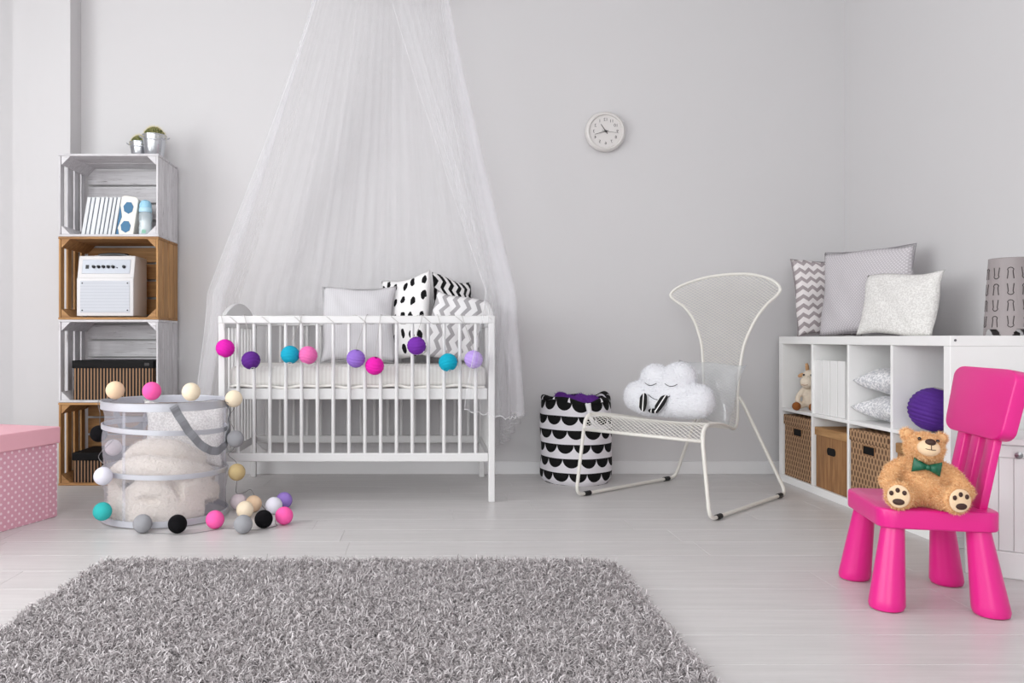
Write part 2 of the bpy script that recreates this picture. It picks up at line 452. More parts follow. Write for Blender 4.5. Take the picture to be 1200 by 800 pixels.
def window(name, axis, p, hole):
    h0, h1, z0, z1 = hole; fr = .06
    def bar(mb, u0, u1, v0, v1, d=.06):
        if axis == 'x': mb.bb((p-.1, u0, v0), (p-.1+d, u1, v1))
        else: mb.bb((u0, p-.1, v0), (u1, p-.1+d, v1))
    mb = MB(); bar(mb, h0, h0+fr, z0, z1); bar(mb, h1-fr, h1, z0, z1); bar(mb, h0+fr, h1-fr, z0, z0+fr); bar(mb, h0+fr, h1-fr, z1-fr, z1)
    w_ = struct(obj(name, mb, M_WHITE))
    n = 3; L = (h1-h0)/n
    for i in range(1, n):
        mb = MB(); bar(mb, h0+i*L-.03, h0+i*L+.03, z0+fr, z1-fr); obj('mullion', mb, M_WHITE, w_)
    for i in range(n):
        mb = MB()
        u0 = h0+i*L+(fr if i == 0 else .03); u1 = h0+(i+1)*L-(fr if i == n-1 else .03)
        if axis == 'x': mb.bb((p-.075, u0, z0+fr), (p-.07, u1, z1-fr))
        else: mb.bb((u0, p-.075, z0+fr), (u1, p-.07, z1-fr))
        obj('pane', mb, M_GLASS, w_)
window('window_1', 'x', XL, WL)
window('window_fill', 'y', YF, WF)  # unseen window added around the fill lamp

# ================================================================== shag rug
M_BACK = plain('rug_backing', (120, 117, 117), .95)
def rug():
    x0, x1, y0, y1 = -1.085, .625, .28, 2.66
    t = thing('shag_rug', 'large grey shaggy rug lying on the pale laminate floor', 'rug', ((x0+x1)/2, (y0+y1)/2, 0))
    W, H = x1-x0, y1-y0
    obj('backing', MB().prism(rrect(W-.02, H-.02, .07), 0, .009, 'z'), M_BACK, t)
    m, nt, b = newmat('shag_yarn'); b.inputs['Roughness'].default_value = .9; b.inputs['Specular IOR Level'].default_value = .15
    g = nt.nodes.new('ShaderNodeNewGeometry')
    c = ramp(nt, g.outputs['Random Per Island'], [(0, lin((146, 140, 140))), (1, lin((218, 212, 213))), (.5, lin((184, 178, 179)))])
    nt.links.new(c, b.inputs['Base Color'])
    rng = np.random.default_rng(5)
    sp = .0112; gx, gy = np.meshgrid(np.arange(-W/2, W/2, sp), np.arange(-H/2, H/2, sp)); T = np.stack([gx.ravel(), gy.ravel()], 1); T += rng.uniform(-.55, .55, T.shape)*sp
    nt_ = len(T); kk = np.where(T[:, 1] > 0, 11, 5)      # the half towards the crib is the denser one
    lean_ = rng.normal(0, .55, (nt_, 2)); hgt = rng.uniform(.7, 1.2, nt_)
    P = np.zeros((kk.sum(), 3)); n = len(P); P[:, :2] = np.repeat(T, kk, 0)+rng.normal(0, .0026, (n, 2))
    D = np.zeros((n, 3)); D[:, :2] = np.repeat(lean_, kk, 0)+rng.normal(0, .38, (n, 2)); D[:, 2] = 1; hg = np.repeat(hgt, kk)[:, None]
    cr = .07; ex = np.maximum(np.abs(P[:, 0])-(W/2-cr), 0); ey = np.maximum(np.abs(P[:, 1])-(H/2-cr), 0)
    keep = ex**2+ey**2 < cr*cr; P = P[keep]; D = D[keep]; hg = hg[keep]; n = len(P); P[:, 2] = .006
    def unit(q): return q/np.linalg.norm(q, axis=1)[:, None]
    D = unit(D); L = rng.uniform(.020, .030, (n, 1))*hg; S = rng.normal(0, 1, (n, 3)); S[:, 2] *= .2; S = unit(S)
    Wd = rng.uniform(.0010, .0017, (n, 1)); C = rng.normal(0, .75, (n, 3)); C[:, 2] = rng.normal(0, .3, n)
    p1 = P+D*L*.55; d2 = unit(D+C); p2 = p1+d2*L*.35; d3 = unit(d2+C*1.3+np.array([0, 0, -.55])); p3 = p2+d3*L*.3
    for q in (p2, p3): q[:, 2] = np.maximum(q[:, 2], .012)
    X = np.stack([P-S*Wd, P+S*Wd, p1+S*Wd, p1-S*Wd, p2+S*Wd, p2-S*Wd, p3+S*Wd*.8, p3-S*Wd*.8], 1).reshape(-1, 3)
    i = np.arange(n)*8; F = np.concatenate([np.stack([i, i+1, i+2, i+3], 1), np.stack([i+3, i+2, i+4, i+5], 1), np.stack([i+5, i+4, i+6, i+7], 1)]).astype(np.int32)
    me = bpy.data.meshes.new('pile'); me.vertices.add(len(X)); me.vertices.foreach_set('co', X.ravel())
    me.loops.add(F.size); me.loops.foreach_set('vertex_index', F.ravel()); me.polygons.add(len(F)); me.polygons.foreach_set('loop_start', np.arange(0, F.size, 4, dtype=np.int32))
    me.update(calc_edges=True); me.materials.append(m)
    o = bpy.data.objects.new('pile', me); COL.objects.link(o); o.parent = t; o['kind'] = 'stuff'
rug()

# ================================================================== crate tower
CX0, CX1, CY0, CY1, CH = -1.909, -1.388, 4.11, 4.445, .43
WHITE_Z = wood('whitewashed_boards_upright', (192, 189, 192), (218, 216, 218), 'z', 4, 16, .75, streak=(128, 120, 120), rnd=.05)
WHITE_X = wood('whitewashed_boards', (192, 189, 192), (218, 216, 218), 'x', 4, 16, .75, streak=(128, 120, 120), rnd=.05)
PINE_Z = wood('brown_pine_upright', (142, 100, 58), (192, 148, 96), 'z', 4, 14, .7, rnd=.12)
PINE_X = wood('brown_pine', (138, 96, 56), (188, 143, 92), 'x', 4, 14, .7, rnd=.12)
def crate(k, label, mz, mx):
    W, D, H = CX1-CX0, CY1-CY0, CH; z = k*CH
    t = thing('fruit_crate', label, 'crate', ((CX0+CX1)/2, (CY0+CY1)/2, z), 0, 'fruit crates stacked against the wall')
    th = .012; rr = random.Random(k+3)
    for zz in (th/2+.0005, H-th/2-.0005):             # long boards, above and below
        for y0, y1 in ((-D/2, -D/2+.165), (-D/2+.177, D/2-.018)):
            obj('board', MB().box((0, (y0+y1)/2, zz), (W, y1-y0, th)), mx, t, bevel=.002, seg=1)
    bw = (D-.02)/4; 
    for sx in (-1, 1):                                # end boards, upright
        for i in range(4):
            g = rr.uniform(.034, .041) if sx < 0 else rr.uniform(.009, .013)
            y0 = -D/2+i*D/4; y1 = y0+D/4-g
            obj('board', MB().box((sx*(W/2-.008), (y0+y1)/2, H/2), (.010, y1-y0, H-2*th-.002)), mz, t, bevel=.0018, seg=1)
    zs = [.03, .128, .226, .324, .412]
    for i in range(4):                                # back boards
        g = rr.uniform(.006, .014)
        obj('board', MB().box((0, D/2-.007, (zs[i]+zs[i+1])/2), (W-.034, .011, zs[i+1]-zs[i]-g)), mx, t, bevel=.0018, seg=1)
    for sx in (-1, 1):                                # triangular corner posts
        for sz in (0, 1):
            a = sx*(W/2-.0155); zb = H-th-.001 if sz else th+.001; s = -1 if sz else 1
            obj('corner_post', MB().prism([(a, zb), (a-sx*.045, zb), (a, zb+s*.045)], -D/2+.004, D/2-.02), mx, t)
crate(0, 'brown pine fruit crate standing on the floor, lowest of the stack', PINE_Z, PINE_X)
crate(1, 'whitewashed fruit crate holding a striped box, below the amplifier crate', WHITE_Z, WHITE_X)
crate(2, 'brown pine fruit crate holding the white amplifier', PINE_Z, PINE_X)
crate(3, 'whitewashed fruit crate holding books, topmost of the stack', WHITE_Z, WHITE_X)

# striped boxes in the crates
M_BLK = plain('black_card', (15, 14, 15), .7, spec=.2)
M_STRIPE = pattern('brown_and_black_stripes', (24, 20, 19), (150, 116, 88), f_stripe(1/.0168, .42), .7, 0)
def striped_box(label, x0, x1, y0, z0, h, lid=.04, d=.27):
    W = x1-x0; t = thing('striped_box', label, 'box', ((x0+x1)/2, y0+d/2, z0), 0, 'striped boxes in the crates')
    obj('body', MB().bb((-W/2+.006, -d/2+.006, 0), (W/2-.006, d/2-.006, h-lid+.004)), M_STRIPE, t, bevel=.002, uv=True)
    obj('lid', MB().bb((-W/2, -d/2, h-lid), (W/2, d/2, h)), M_BLK, t, bevel=.004)
    obj('label_holder', MB().box((W/2-.035, -d/2-.001, h-lid/2), (.022, .003, .014)), plain('dull_metal', (60, 58, 58), .4, .8), t)
striped_box('striped storage box with black lid filling the whitewashed crate', -1.845, -1.42, 4.125, CH+.0128, .205)
striped_box('striped storage box with black lid inside the floor-level pine crate', -1.845, -1.42, 4.125, .0128, .155)

# amplifier
def amp():
    z0 = 2*CH+.0128
    t = thing('guitar_amplifier', 'small white guitar amplifier with black knobs and handle', 'amplifier', (-1.672, 4.25, z0), R(0))
    mW = plain('amp_vinyl', (212, 210, 210), .5, bump=.2, bscale=400); mP = plain('amp_panel', (176, 180, 188), .35, .3)
    mG = pattern('amp_grille_cloth', (196, 199, 205), (176, 180, 188), f_stripe_v(1/.016, .12), .8, .1)
    mK = plain('black_plastic', (24, 24, 26), .35); mC = plain('chrome', (190, 192, 196), .2, 1)
    W, H = .295, .322; yf, yb = -.125, .075
    # body with a sloped control panel at the top front
    prof = [(yf, .006), (yb, .006), (yb, H), (yf+.03, H), (yf+.006, H-.115), (yf, H-.12)]
    obj('body', MB().prism(prof, -W/2, W/2, 'x'), mW, t, bevel=.006, seg=3, smooth=True)
    a = math.atan2(.024, .115)
    Mx = Matrix.Rotation(-a, 3, 'X')
    def onp(u, v, o=0): return Vector((u, yf+.018, H-.0575))+Mx @ Vector((0, -o, v)) if False else Vector((u, yf+.018+v*math.tan(a)-o, H-.0575+v))
    o = obj('control_panel', MB().box((0, 0, 0), (W-.045, .004, .076)), mP, t, bevel=.0015, loc=onp(0, 0, .001), rot=(-a, 0, 0))
    for i, u in enumerate((-.072, -.048, -.024, 0, .024, .078)):
        k = MB().lathe([(.0085, 0), (.0085, .004), (.0065, .007), (.006, .014), (.0045, .0155), (0, .0155)], 16)
        kn = obj('knob', k, mK, t, smooth=True, loc=onp(u*1.05+.012, -.002, .003), rot=(R(90)-a, 0, 0))
    obj('jack_socket', MB().box((0, 0, 0), (.016, .005, .02)), mK, t, loc=onp(-.098, -.002, .003), rot=(-a, 0, 0))
    obj('pilot_light', MB().ell((0, 0, 0), .0035, 10, 6), mK, t, loc=onp(.058, -.006, .004))
    obj('grille', MB().bb((-W/2+.018, yf-.003, .024), (W/2-.018, yf+.004, H-.132)), mG, t, bevel=.003, uv=True)
    for u in (-1, 1):
        for z in (.036, H-.145): obj('screw', MB().ell((u*(W/2-.03), yf-.003, z), (.004, .002, .004), 10, 6), mK, t)
    h = smooth_path([(-.075, -.01, H), (-.07, -.01, H+.012), (0, -.01, H+.017), (.07, -.01, H+.012), (.075, -.01, H)], 5)
    obj('handle', MB().tube(h, .009, 8, flat=1.4), mK, t, smooth=True)
    for u in (-.083, .083): obj('handle_end', MB().box((u, -.01, H+.004), (.03, .03, .01)), mW, t, bevel=.003)
    for u in (-1, 1):
        for v in (yf+.03, yb-.03): obj('foot', MB().lathe([(.012, 0), (.013, .007)], 12, (u*(W/2-.03), v, 0)), mK, t)
amp()

# books and bottle in the top crate
zt = 3*CH+.0128
M_BOOKW = plain('book_white', (212, 214, 216), .6, rnd=.03); M_BOOKB = plain('book_slate', (70, 84, 100), .6)
x = -1.812; lean = R(9.5)
blab = ['white-spined book leaning in the crate, outermost by the crate side', 'second white-spined book in from the crate side', 'third white-spined book in from the crate side',
        'fourth white-spined book in from the crate side', 'fifth white-spined book in from the crate side', 'sixth white-spined book in from the crate side', 'seventh white-spined book in from the crate side', 'last white-spined book, against the blue magazine file']
ths = [.023, .021, .026, .022, .02, .022, .019, .022]
for i in range(8):
    T = ths[i]; t = thing('book', blab[i], 'book', (x, 4.16, zt), group='books in the top crate', rot=(0, lean, 0))
    h = .205; d = .2
    obj('cover', MB().bb((0, 0, 0), (T-.0045, d, h)), M_BOOKW, t, bevel=.002)
    obj('cover_edge', MB().bb((T-.0042, .003, .001), (T-.001, d, h-.001)), M_BOOKB, t, bevel=.001, seg=1)
    x += T/math.cos(lean)+.0005
def magfile():
    t = thing('magazine_file', 'blue and white magazine file with round shapes beside the books', 'file', (x+.004, 4.155, zt), rot=(0, R(8.5), R(0)))
    mb_, mw = plain('file_blue', (46, 104, 142), .5), plain('file_white', (226, 222, 214), .5)
    H, W = .212, .088
    obj('body', MB().bb((0, .004, 0), (W, .2, H*.96)), mw, t, bevel=.003)
    obj('front', MB().prism([(p[0]+W/2, p[1]+H/2) for p in rrect(W, H, .02)], -.001, .004), mw, t, bevel=.001)
    for cz in (.052, .152):
        pts = [(W*.52+.029*math.cos(a)*(.85 if math.cos(a) > 0 else 1), cz+.032*math.sin(a)) for a in [2*PI*k/7+.3 for k in range(7)]]
        obj('inlay', MB().prism(pts, -.0035, 0), mb_, t)
    obj('inlay', MB().prism([(.001, .03), (.017, .1), (.001, .155)], -.0035, 0), mb_, t)
    obj('inlay', MB().prism([(.001, .004), (.016, .004), (.008, .03), (.001, .04)], -.0035, 0), mb_, t)
magfile()
def bottle():
    t = thing('baby_bottle', 'baby bottle with pale blue cap standing beside the magazine file', 'bottle', (-1.478, 4.172, zt), R(0))
    t.scale = (1.28, 1.28, .97)
    obj('body', MB().lathe([(.022, 0), (.026, .004), (.026, .05), (.0235, .062), (.026, .075), (.026, .115), (.02, .128)], 24), clear('bottle_plastic', (238, 244, 248), .08, .1, .35, (225, 235, 240)), t, smooth=True)
    obj('milk', MB().lathe([(.02, .004), (.0235, .006), (.0235, .05), (.0215, .062), (.0235, .075), (.0235, .08)], 20), plain('milk', (238, 236, 230), .5), t, smooth=True)
    obj('collar', MB().lathe([(.025, .126), (.026, .13), (.026, .146), (.023, .15)], 24), plain('bottle_blue', (176, 212, 228), .4), t, smooth=True)
    obj('cap', MB().lathe([(.024, .15), (.024, .168), (.018, .186), (.008, .192), (0, .193)], 24), plain('bottle_cap_blue', (150, 198, 222), .35), t, smooth=True)
    obj('print', MB().box((.002, -.0262, .018), (.016, .001, .02)), plain('bottle_print', (120, 170, 150), .5), t)
bottle()
# cactus buckets on the crate
def bucket(label, loc, s):
    t = thing('cactus_bucket', label, 'potted plant', loc, R(20), 'cactus buckets on the top crate')
    z = plain('zinc', (205, 208, 212), .25, 1, var=.1, vscale=12)
    obj('pot', MB().lathe([(.044, 0), (.046, .002), (.061, .122), (.064, .124), (.064, .128), (.059, .128), (.056, .11), (0, .105)], 32), z, t, smooth=True)
    obj('rim_band', MB().lathe([(.0575, .092), (.059, .095), (.0595, .099), (.058, .102)], 32, cap=False), z, t, smooth=True)
    for a in (0, PI): obj('handle_lug', MB().tube([(math.cos(a)*(.062+q), .012*sgn, .112+h) for q, sgn, h in ((0, -1, 0), (.012, -.8, .006), (.016, 0, .01), (.012, .8, .006), (0, 1, 0))], .0022, 6), z, t, smooth=True)
    obj('wire_handle', MB().tube(smooth_path([(.066, 0, .115), (.06, -.045, .1), (0, -.071, .092), (-.06, -.045, .1), (-.066, 0, .115)], 6), .0014, 6), z, t, smooth=True)
    mb = MB(); n = 22
    prof = [(.056*math.cos(PI/2*k/8), .108+.066*math.sin(PI/2*k/8)) for k in range(9)]
    vs = []; seg = 88
    for r, zz in prof:
        for k in range(seg):
            a = 2*PI*k/seg; rr = r*(1+.07*math.cos(n*a)); vs.append((rr*math.cos(a), rr*math.sin(a), zz))
    mb.add(vs, [(i*seg+k, i*seg+(k+1) % seg, (i+1)*seg+(k+1) % seg, (i+1)*seg+k) for i in range(8) for k in range(seg)])
    c = obj('cactus', mb, plain('cactus_green', (66, 80, 36), .7, var=.2, vscale=30), t, smooth='all')
    fur('spines', c.data, 1500, .017, .0007, plain('cactus_spine', (222, 206, 140), .6), c, 2, 0, .35)
    t.scale = (s, s, s)
bucket('larger zinc bucket with a round spiny cactus, at the crate corner', (-1.458, 4.25, 4*CH+.0002), 1.0)
bucket('smaller zinc bucket with a spiny cactus, partly behind the larger bucket', (-1.572, 4.355, 4*CH+.0002), .9)

# ================================================================== pink dotted box
def pinkbox():
    a = R(-18)     # long edge runs towards the camera
    t = thing('pink_storage_box', 'large pink polka dot storage box with plain lid on the floor', 'box', (-1.585, 3.395, 0), a)
    m = pattern('pink_polka_dots', (218, 162, 178), (240, 212, 220), f_dots(1/.036, 1/.036, .155), .6, 0)
    ml = plain('pink_lid', (232, 172, 184), .5)
    W, L, H = .5, .76, .385
    obj('body', MB().bb((-W, -L, 0), (0, 0, H-.03)), m, t, bevel=.003, uv=True)
    obj('lid', MB().bb((-W-.012, -L-.012, H-.07), (.012, .012, H)), ml, t, bevel=.004)
    obj('corner_fold', MB().bb((.0006, -.055, .003), (.0035, .002, H-.073)), m, t, bevel=.0008, seg=1, uv=True)
pinkbox()
# ================================================================== crib
FX0, FX1, FY, BY = -.955, .303, 3.71, 4.38       # leg centres
def crib():
    t = thing('crib', 'white wooden crib with vertical bars and arched ends', 'crib', ((FX0+FX1)/2, (FY+BY)/2, 0))
    cx, cy = (FX0+FX1)/2, (FY+BY)/2; W = FX1-FX0; D = BY-FY; L = .03
    for sx in (-1, 1):
        for sy in (-1, 1):
            obj('leg', MB().bb((sx*W/2-L/2, sy*D/2-L/2, 0), (sx*W/2+L/2, sy*D/2+L/2, .845)), M_WHITE, t, bevel=.004)
    barm = None
    for sy in (-1, 1):
        y = sy*D/2
        obj('top_rail', MB().bb((-W/2-.016, y-.017, .832), (W/2+.016, y+.017, .868)), M_WHITE, t, bevel=.005, seg=3)
        obj('bottom_rail', MB().bb((-W/2+.016, y-.012, .188), (W/2-.016, y+.012, .228)), M_WHITE, t, bevel=.004)
        for i in range(16):
            x = -W/2+W*(i+1)/17
            if barm is None:
                o = obj('bar', MB().lathe([(.0085, 0), (.0085, .604)], 10), M_WHITE, t, smooth=True); barm = o.data
            else:
                o = bpy.data.objects.new('bar', barm); COL.objects.link(o); o.parent = t
            o.location = (x, y, .228)
    for sx in (-1, 1):
        x = sx*W/2
        arch = [(-D/2+.016, .815), (D/2-.016, .815)]+[(D/2-.016-(D-.032)*k/16, .868+.072*math.sin(PI*k/16)**.8) for k in range(17)]
        obj('arched_end_board', MB().prism(arch, x-.011, x+.011, 'x'), M_WHITE, t, bevel=.003)
        obj('end_rail', MB().bb((x-.012, -D/2+.016, .188), (x+.012, D/2-.016, .228)), M_WHITE, t, bevel=.004)
        for i in range(9):
            y = -D/2+D*(i+1)/10
            o = bpy.data.objects.new('bar', barm); COL.objects.link(o); o.parent = t; o.location = (x, y, .228); o.scale = (1, 1, .975)
    mb = MB(); 
    obj('base_frame', MB().bb((-W/2+.018, -D/2+.02, .476), (W/2-.018, -D/2+.04, .528)).bb((-W/2+.018, D/2-.04, .476), (W/2-.018, D/2-.02, .528)).bb((-W/2+.018, -D/2+.04, .476), (-W/2+.038, D/2-.04, .528)).bb((W/2-.038, -D/2+.04, .476), (W/2-.018, D/2-.04, .528)), M_WHITE, t, bevel=.002, seg=1)
    for i in range(9):
        x = -W/2+.08+(W-.16)*i/8
        obj('base_slat', MB().bb((x-.035, -D/2+.042, .505), (x+.035, D/2-.042, .519)), M_WHITE, t)
    m = obj('crib_mattress', MB().bb((-W/2+.022, -D/2+.028, .529), (W/2-.022, D/2-.028, .632)), pattern('mattress_ticking', (216, 213, 210), (224, 222, 219), f_stripe(1/.018, .5), .85, .2, 40), None, bevel=.03, seg=4, smooth=True, uv=True, loc=(cx, cy, 0))
    tag(m, 'cream mattress with fine stripes lying in the white crib', 'mattress')
    # loose undersheet edge, a soft roll around the foot of the mattress
    n = 60; pts = []
    for k in range(n+1):
        q = k/n; pts.append((-W/2+.03+(W-.06)*q, -D/2+.0225+.0015*math.sin(19*q), .5365+.004*math.sin(23*q)+.003*math.sin(51*q)))
    obj('sheet_edge', MB().tube(pts, .007, 8), plain('cream_cotton', (232, 229, 224), .9), m, smooth='all')
crib()
def lean(a, yaw=0, roll=0):      # cushion standing on its edge, tilted back by a, turned by yaw
    return (Matrix.Rotation(R(yaw), 4, 'Z') @ Matrix.Rotation(-R(a), 4, 'X') @ Matrix.Rotation(R(roll), 4, 'Y')).to_euler()
M_KNIT = pattern('grey_knit', (202, 200, 203), (208, 206, 209), f_stripe(1/.012, .5), .95, .5, 260)
M_DROPS = pattern('black_drops_on_white', (233, 231, 231), (16, 15, 17), f_drops(1/.054, 1/.10, .25), .85, .1)
M_ZIGB = pattern('black_zigzag', (233, 231, 231), (18, 17, 19), f_zig(1/.075, 1/.05, .45, .48, True), .85, .1)
M_ZIGG = pattern('grey_zigzag', (226, 224, 225), (164, 161, 163), f_zig(1/.08, 1/.058, .45, .42, True), .85, .1)
cushion('cushion', 'grey knitted cushion leaning in the crib beside the drop pattern cushion', .385, .42, .13, M_KNIT, (-.352, 4.06, .637), lean(19, 3), 'cushions in the crib', seed=3, piping=plain('grey_piping', (168, 166, 168), .9))
cushion('cushion', 'white cushion with black drop marks standing upright in the crib', .31, .47, .11, M_DROPS, (-.118, 4.12, .65), lean(16, -32, -9), 'cushions in the crib', seed=5)
cushion('cushion', 'white cushion with black zigzag print between the drop pattern and grey zigzag cushions', .27, .46, .09, M_ZIGB, (.135, 4.20, .655), lean(13, 38, 11), 'cushions in the crib', seed=7)
cushion('cushion', 'pale cushion with grey zigzag print at the crib end', .28, .35, .10, M_ZIGG, (.115, 4.0, .65), lean(12, 2, 12), 'cushions in the crib', seed=8)

# ================================================================== net canopy
def canopy():
    cx, cy, zr, rr = -.225, 4.03, 2.63, .305
    t = thing('bed_canopy', 'sheer white net canopy hanging over the crib', 'canopy', (cx, cy, 0))
    mN = sheer('white_tulle', (240, 239, 242), .19, .4, (42, .10, .25)); mH = sheer('tulle_hem', (244, 243, 245), .6, .3)
    KEY = [  # ring angle, shoulder x, y, bottom x, y, z
        (-92, .262, 3.595, .17, 3.585, .44), (-60, .375, 3.62, .36, 3.60, .40), (-30, .415, 3.82, .45, 3.80, .39), (0, .425, 4.08, .47, 4.08, .38),
        (22, .40, 4.32, .44, 4.32, .22), (45, .28, 4.428, .32, 4.428, .10), (90, -.3, 4.43, -.3, 4.435, .10), (132, -.80, 4.428, -.84, 4.43, .12),
        (152, -1.02, 4.36, -1.08, 4.37, .25), (180, -1.045, 4.12, -1.13, 4.12, .36), (200, -1.035, 3.95, -1.11, 3.93, .36), (214, -1.03, 3.84, -1.09, 3.80, .36)]
    ka = np.array(KEY, float); ns, nz = 760, 70; a = np.linspace(-92, 214, ns)
    I = [np.interp(a, ka[:, 0], ka[:, q]) for q in range(1, 6)]
    rng = np.random.default_rng(11)
    ph = np.cumsum(rng.uniform(.6, 1.5, ns)); ph = ph/ph[-1]*2*PI*46
    amp = .55+.45*np.sin(a/17+1)
    mb = MB(); vs = np.zeros((nz+1, ns, 3))
    zs = .98
    for j in range(nz+1):
        q = j/nz
        ar = np.radians(a); ring = np.stack([rr*np.cos(ar), rr*np.sin(ar)], 1)
        if q < .74:
            s = q/.74; f = s**1.12
            P = ring*(1-f)+np.stack([I[0]-cx, I[1]-cy], 1)*f; z = np.full(ns, zr+(zs-zr)*s)
        else:
            s = (q-.74)/.26; f = s*s*(3-2*s)*.6+s*.4
            P = np.stack([I[0]+(I[2]-I[0])*f-cx, I[1]+(I[3]-I[1])*f-cy], 1); z = zs+(I[4]-zs)*s
        T = np.gradient(P, axis=0); N = np.stack([T[:, 1], -T[:, 0]], 1); N /= np.linalg.norm(N, axis=1)[:, None]+1e-9
        A = .004+.030*min(1, q/.7)
        fold = np.sin(ph+.8*math.sin(3*q))+.4*np.sin(2.3*ph+1+2*q)
        lim = np.where((P[:, 1]+cy > 4.38), .45, 1.0)      # little room between the crib and the wall
        lim = np.where((P[:, 1]+cy < 3.75) & (q > .5), .6, lim)
        vs[j, :, :2] = P+N*(A*fold*amp*lim)[:, None]; vs[j, :, 2] = z
        if j == nz: vs[j, :, 2] += .006*np.sin(ph*.8)
    mb.add(vs.reshape(-1, 3).tolist(), [(j*ns+i, j*ns+i+1, (j+1)*ns+i+1, (j+1)*ns+i) for j in range(nz) for i in range(ns-1)])
    mb.uv = [(i/(ns-1), j/nz) for j in range(nz+1) for i in range(ns)]
    o = obj('net_curtain', mb, mN, t, smooth='all')
    obj('hem', MB().tube([tuple(p) for p in vs[nz, ::2]], .002, 5), mH, t, smooth='all')
    for i, e in ((0, 'edge_seam'), (ns-1, 'edge_seam')): obj(e, MB().tube([tuple(p) for p in vs[:, i]], .0012, 5), mH, t, smooth='all')
    ring = [(rr*math.cos(2*PI*k/48), rr*math.sin(2*PI*k/48), zr) for k in range(48)]
    obj('hoop', MB().tube(ring, .007, 8, True), M_WHITE, t, smooth='all')
    vs2 = []; sg = 160
    for j in range(11):
        q = j/10; r = rr*(1-q)+.015*q; r2 = r*(1-.12*math.sin(PI*q))
        for k in range(sg):
            b = 2*PI*k/sg; f = r2*(1+.035*math.sin(b*30)); vs2.append((f*math.cos(b), f*math.sin(b), zr+.28*q))
    mN2 = sheer('crown_tulle', (240, 239, 242), .2, .4)
    obj('net_crown', MB().add(vs2, [(j*sg+k, j*sg+(k+1) % sg, (j+1)*sg+(k+1) % sg, (j+1)*sg+k) for j in range(10) for k in range(sg)]), mN2, t, smooth='all')
    obj('hanging_hook', MB().tube([(0, 0, zr+.27), (0, 0, ZC)], .004, 8), M_WHITE, t)
canopy()

# ================================================================== lantern string on the crib rail
def rib_profile(r, ribs, n=60, amp=.02, cut=.16):
    out = []
    for k in range(n+1):
        a = cut+(PI-2*cut)*k/n; q = 1+amp*abs(math.sin(ribs*PI*k/n))
        out.append((r*math.sin(a)*q, -r*math.cos(a)))
    return out
M_CORD = plain('grey_cord', (178, 174, 172), .7)
LAN = [('bright magenta', (214, 30, 168), 264, 408, 'above the crib corner'), ('dark purple', (92, 40, 132), 294, 422, ''), ('turquoise', (22, 158, 188), 340, 415.5, 'touching the light pink one'),
       ('light pink', (226, 108, 172), 361, 416, ''), ('lavender blue', (144, 106, 196), 417, 420, 'touching a magenta one'), ('bright magenta', (222, 32, 164), 439, 428.5, 'touching the lavender blue one'),
       ('violet purple', (112, 46, 156), 488, 405, 'hanging higher than the rest'), ('turquoise', (10, 160, 186), 525, 424.5, 'near the grey zigzag cushion'), ('pale lilac', (180, 152, 218), 555, 421, '')]
wr = random.Random(8)
for nm, c, X, Y, ex in LAN:
    d = 3.637; p = px(X, Y, d); r = .0415
    lab = ' '.join((nm+' paper lantern on the crib rail '+ex).split())
    t = thing('paper_lantern', lab, 'lantern', p, group='paper lanterns hanging on the crib rail')
    ml = plain('lantern_paper', c, .75, spec=.2, bump=.25, bscale=120)
    tilt = (R(wr.uniform(-25, 25)), R(wr.uniform(-25, 25)), 0)
    obj('shade', MB().lathe(rib_profile(r, 8, 64, .05), 32, cap=False), ml, t, smooth='all', rot=tilt)
    M3 = Euler(tilt).to_matrix(); 
    obj('wire_ring', MB().tube([M3 @ Vector((.0085*math.cos(a), .0085*math.sin(a), -r*.985)) for a in [2*PI*k/16 for k in range(16)]], .0012, 6, True), M_TRIM, t)
    obj('wire_bow', MB().tube([M3 @ Vector((.012*(k/4-1), 0, -r*.98-.004*math.sin(PI*k/8))) for k in range(9)], .001, 5), M_TRIM, t)
    s = wr.choice((-1, 1))*wr.uniform(.02, .07); zr = .8695-p[2]; yr = 3.688-d
    path = smooth_path([(0, 0, r*.93), (s*.1, .008, r+.02), (s*.5, .035, zr*.6), (s*.9, .046, zr-.02), (s*1.05, .05, zr+.002), (s*1.15, .08, zr+.002)], 6)
    obj('cord', MB().tube(path, .0013, 6), M_CORD, t, smooth='all')
g = []
for k in range(121):
    q = k/120; a = q*2*PI*8.5
    g.append((FX0-.02+(FX1-FX0+.02)*q, FY+.0215*math.cos(a), .85+.0215*math.sin(a)))
tag(obj('lantern_cord', MB().tube(smooth_path(g[::2], 3), .0013, 6), M_CORD, smooth='all'), 'thin grey cord wound along the crib top rail', 'cord')

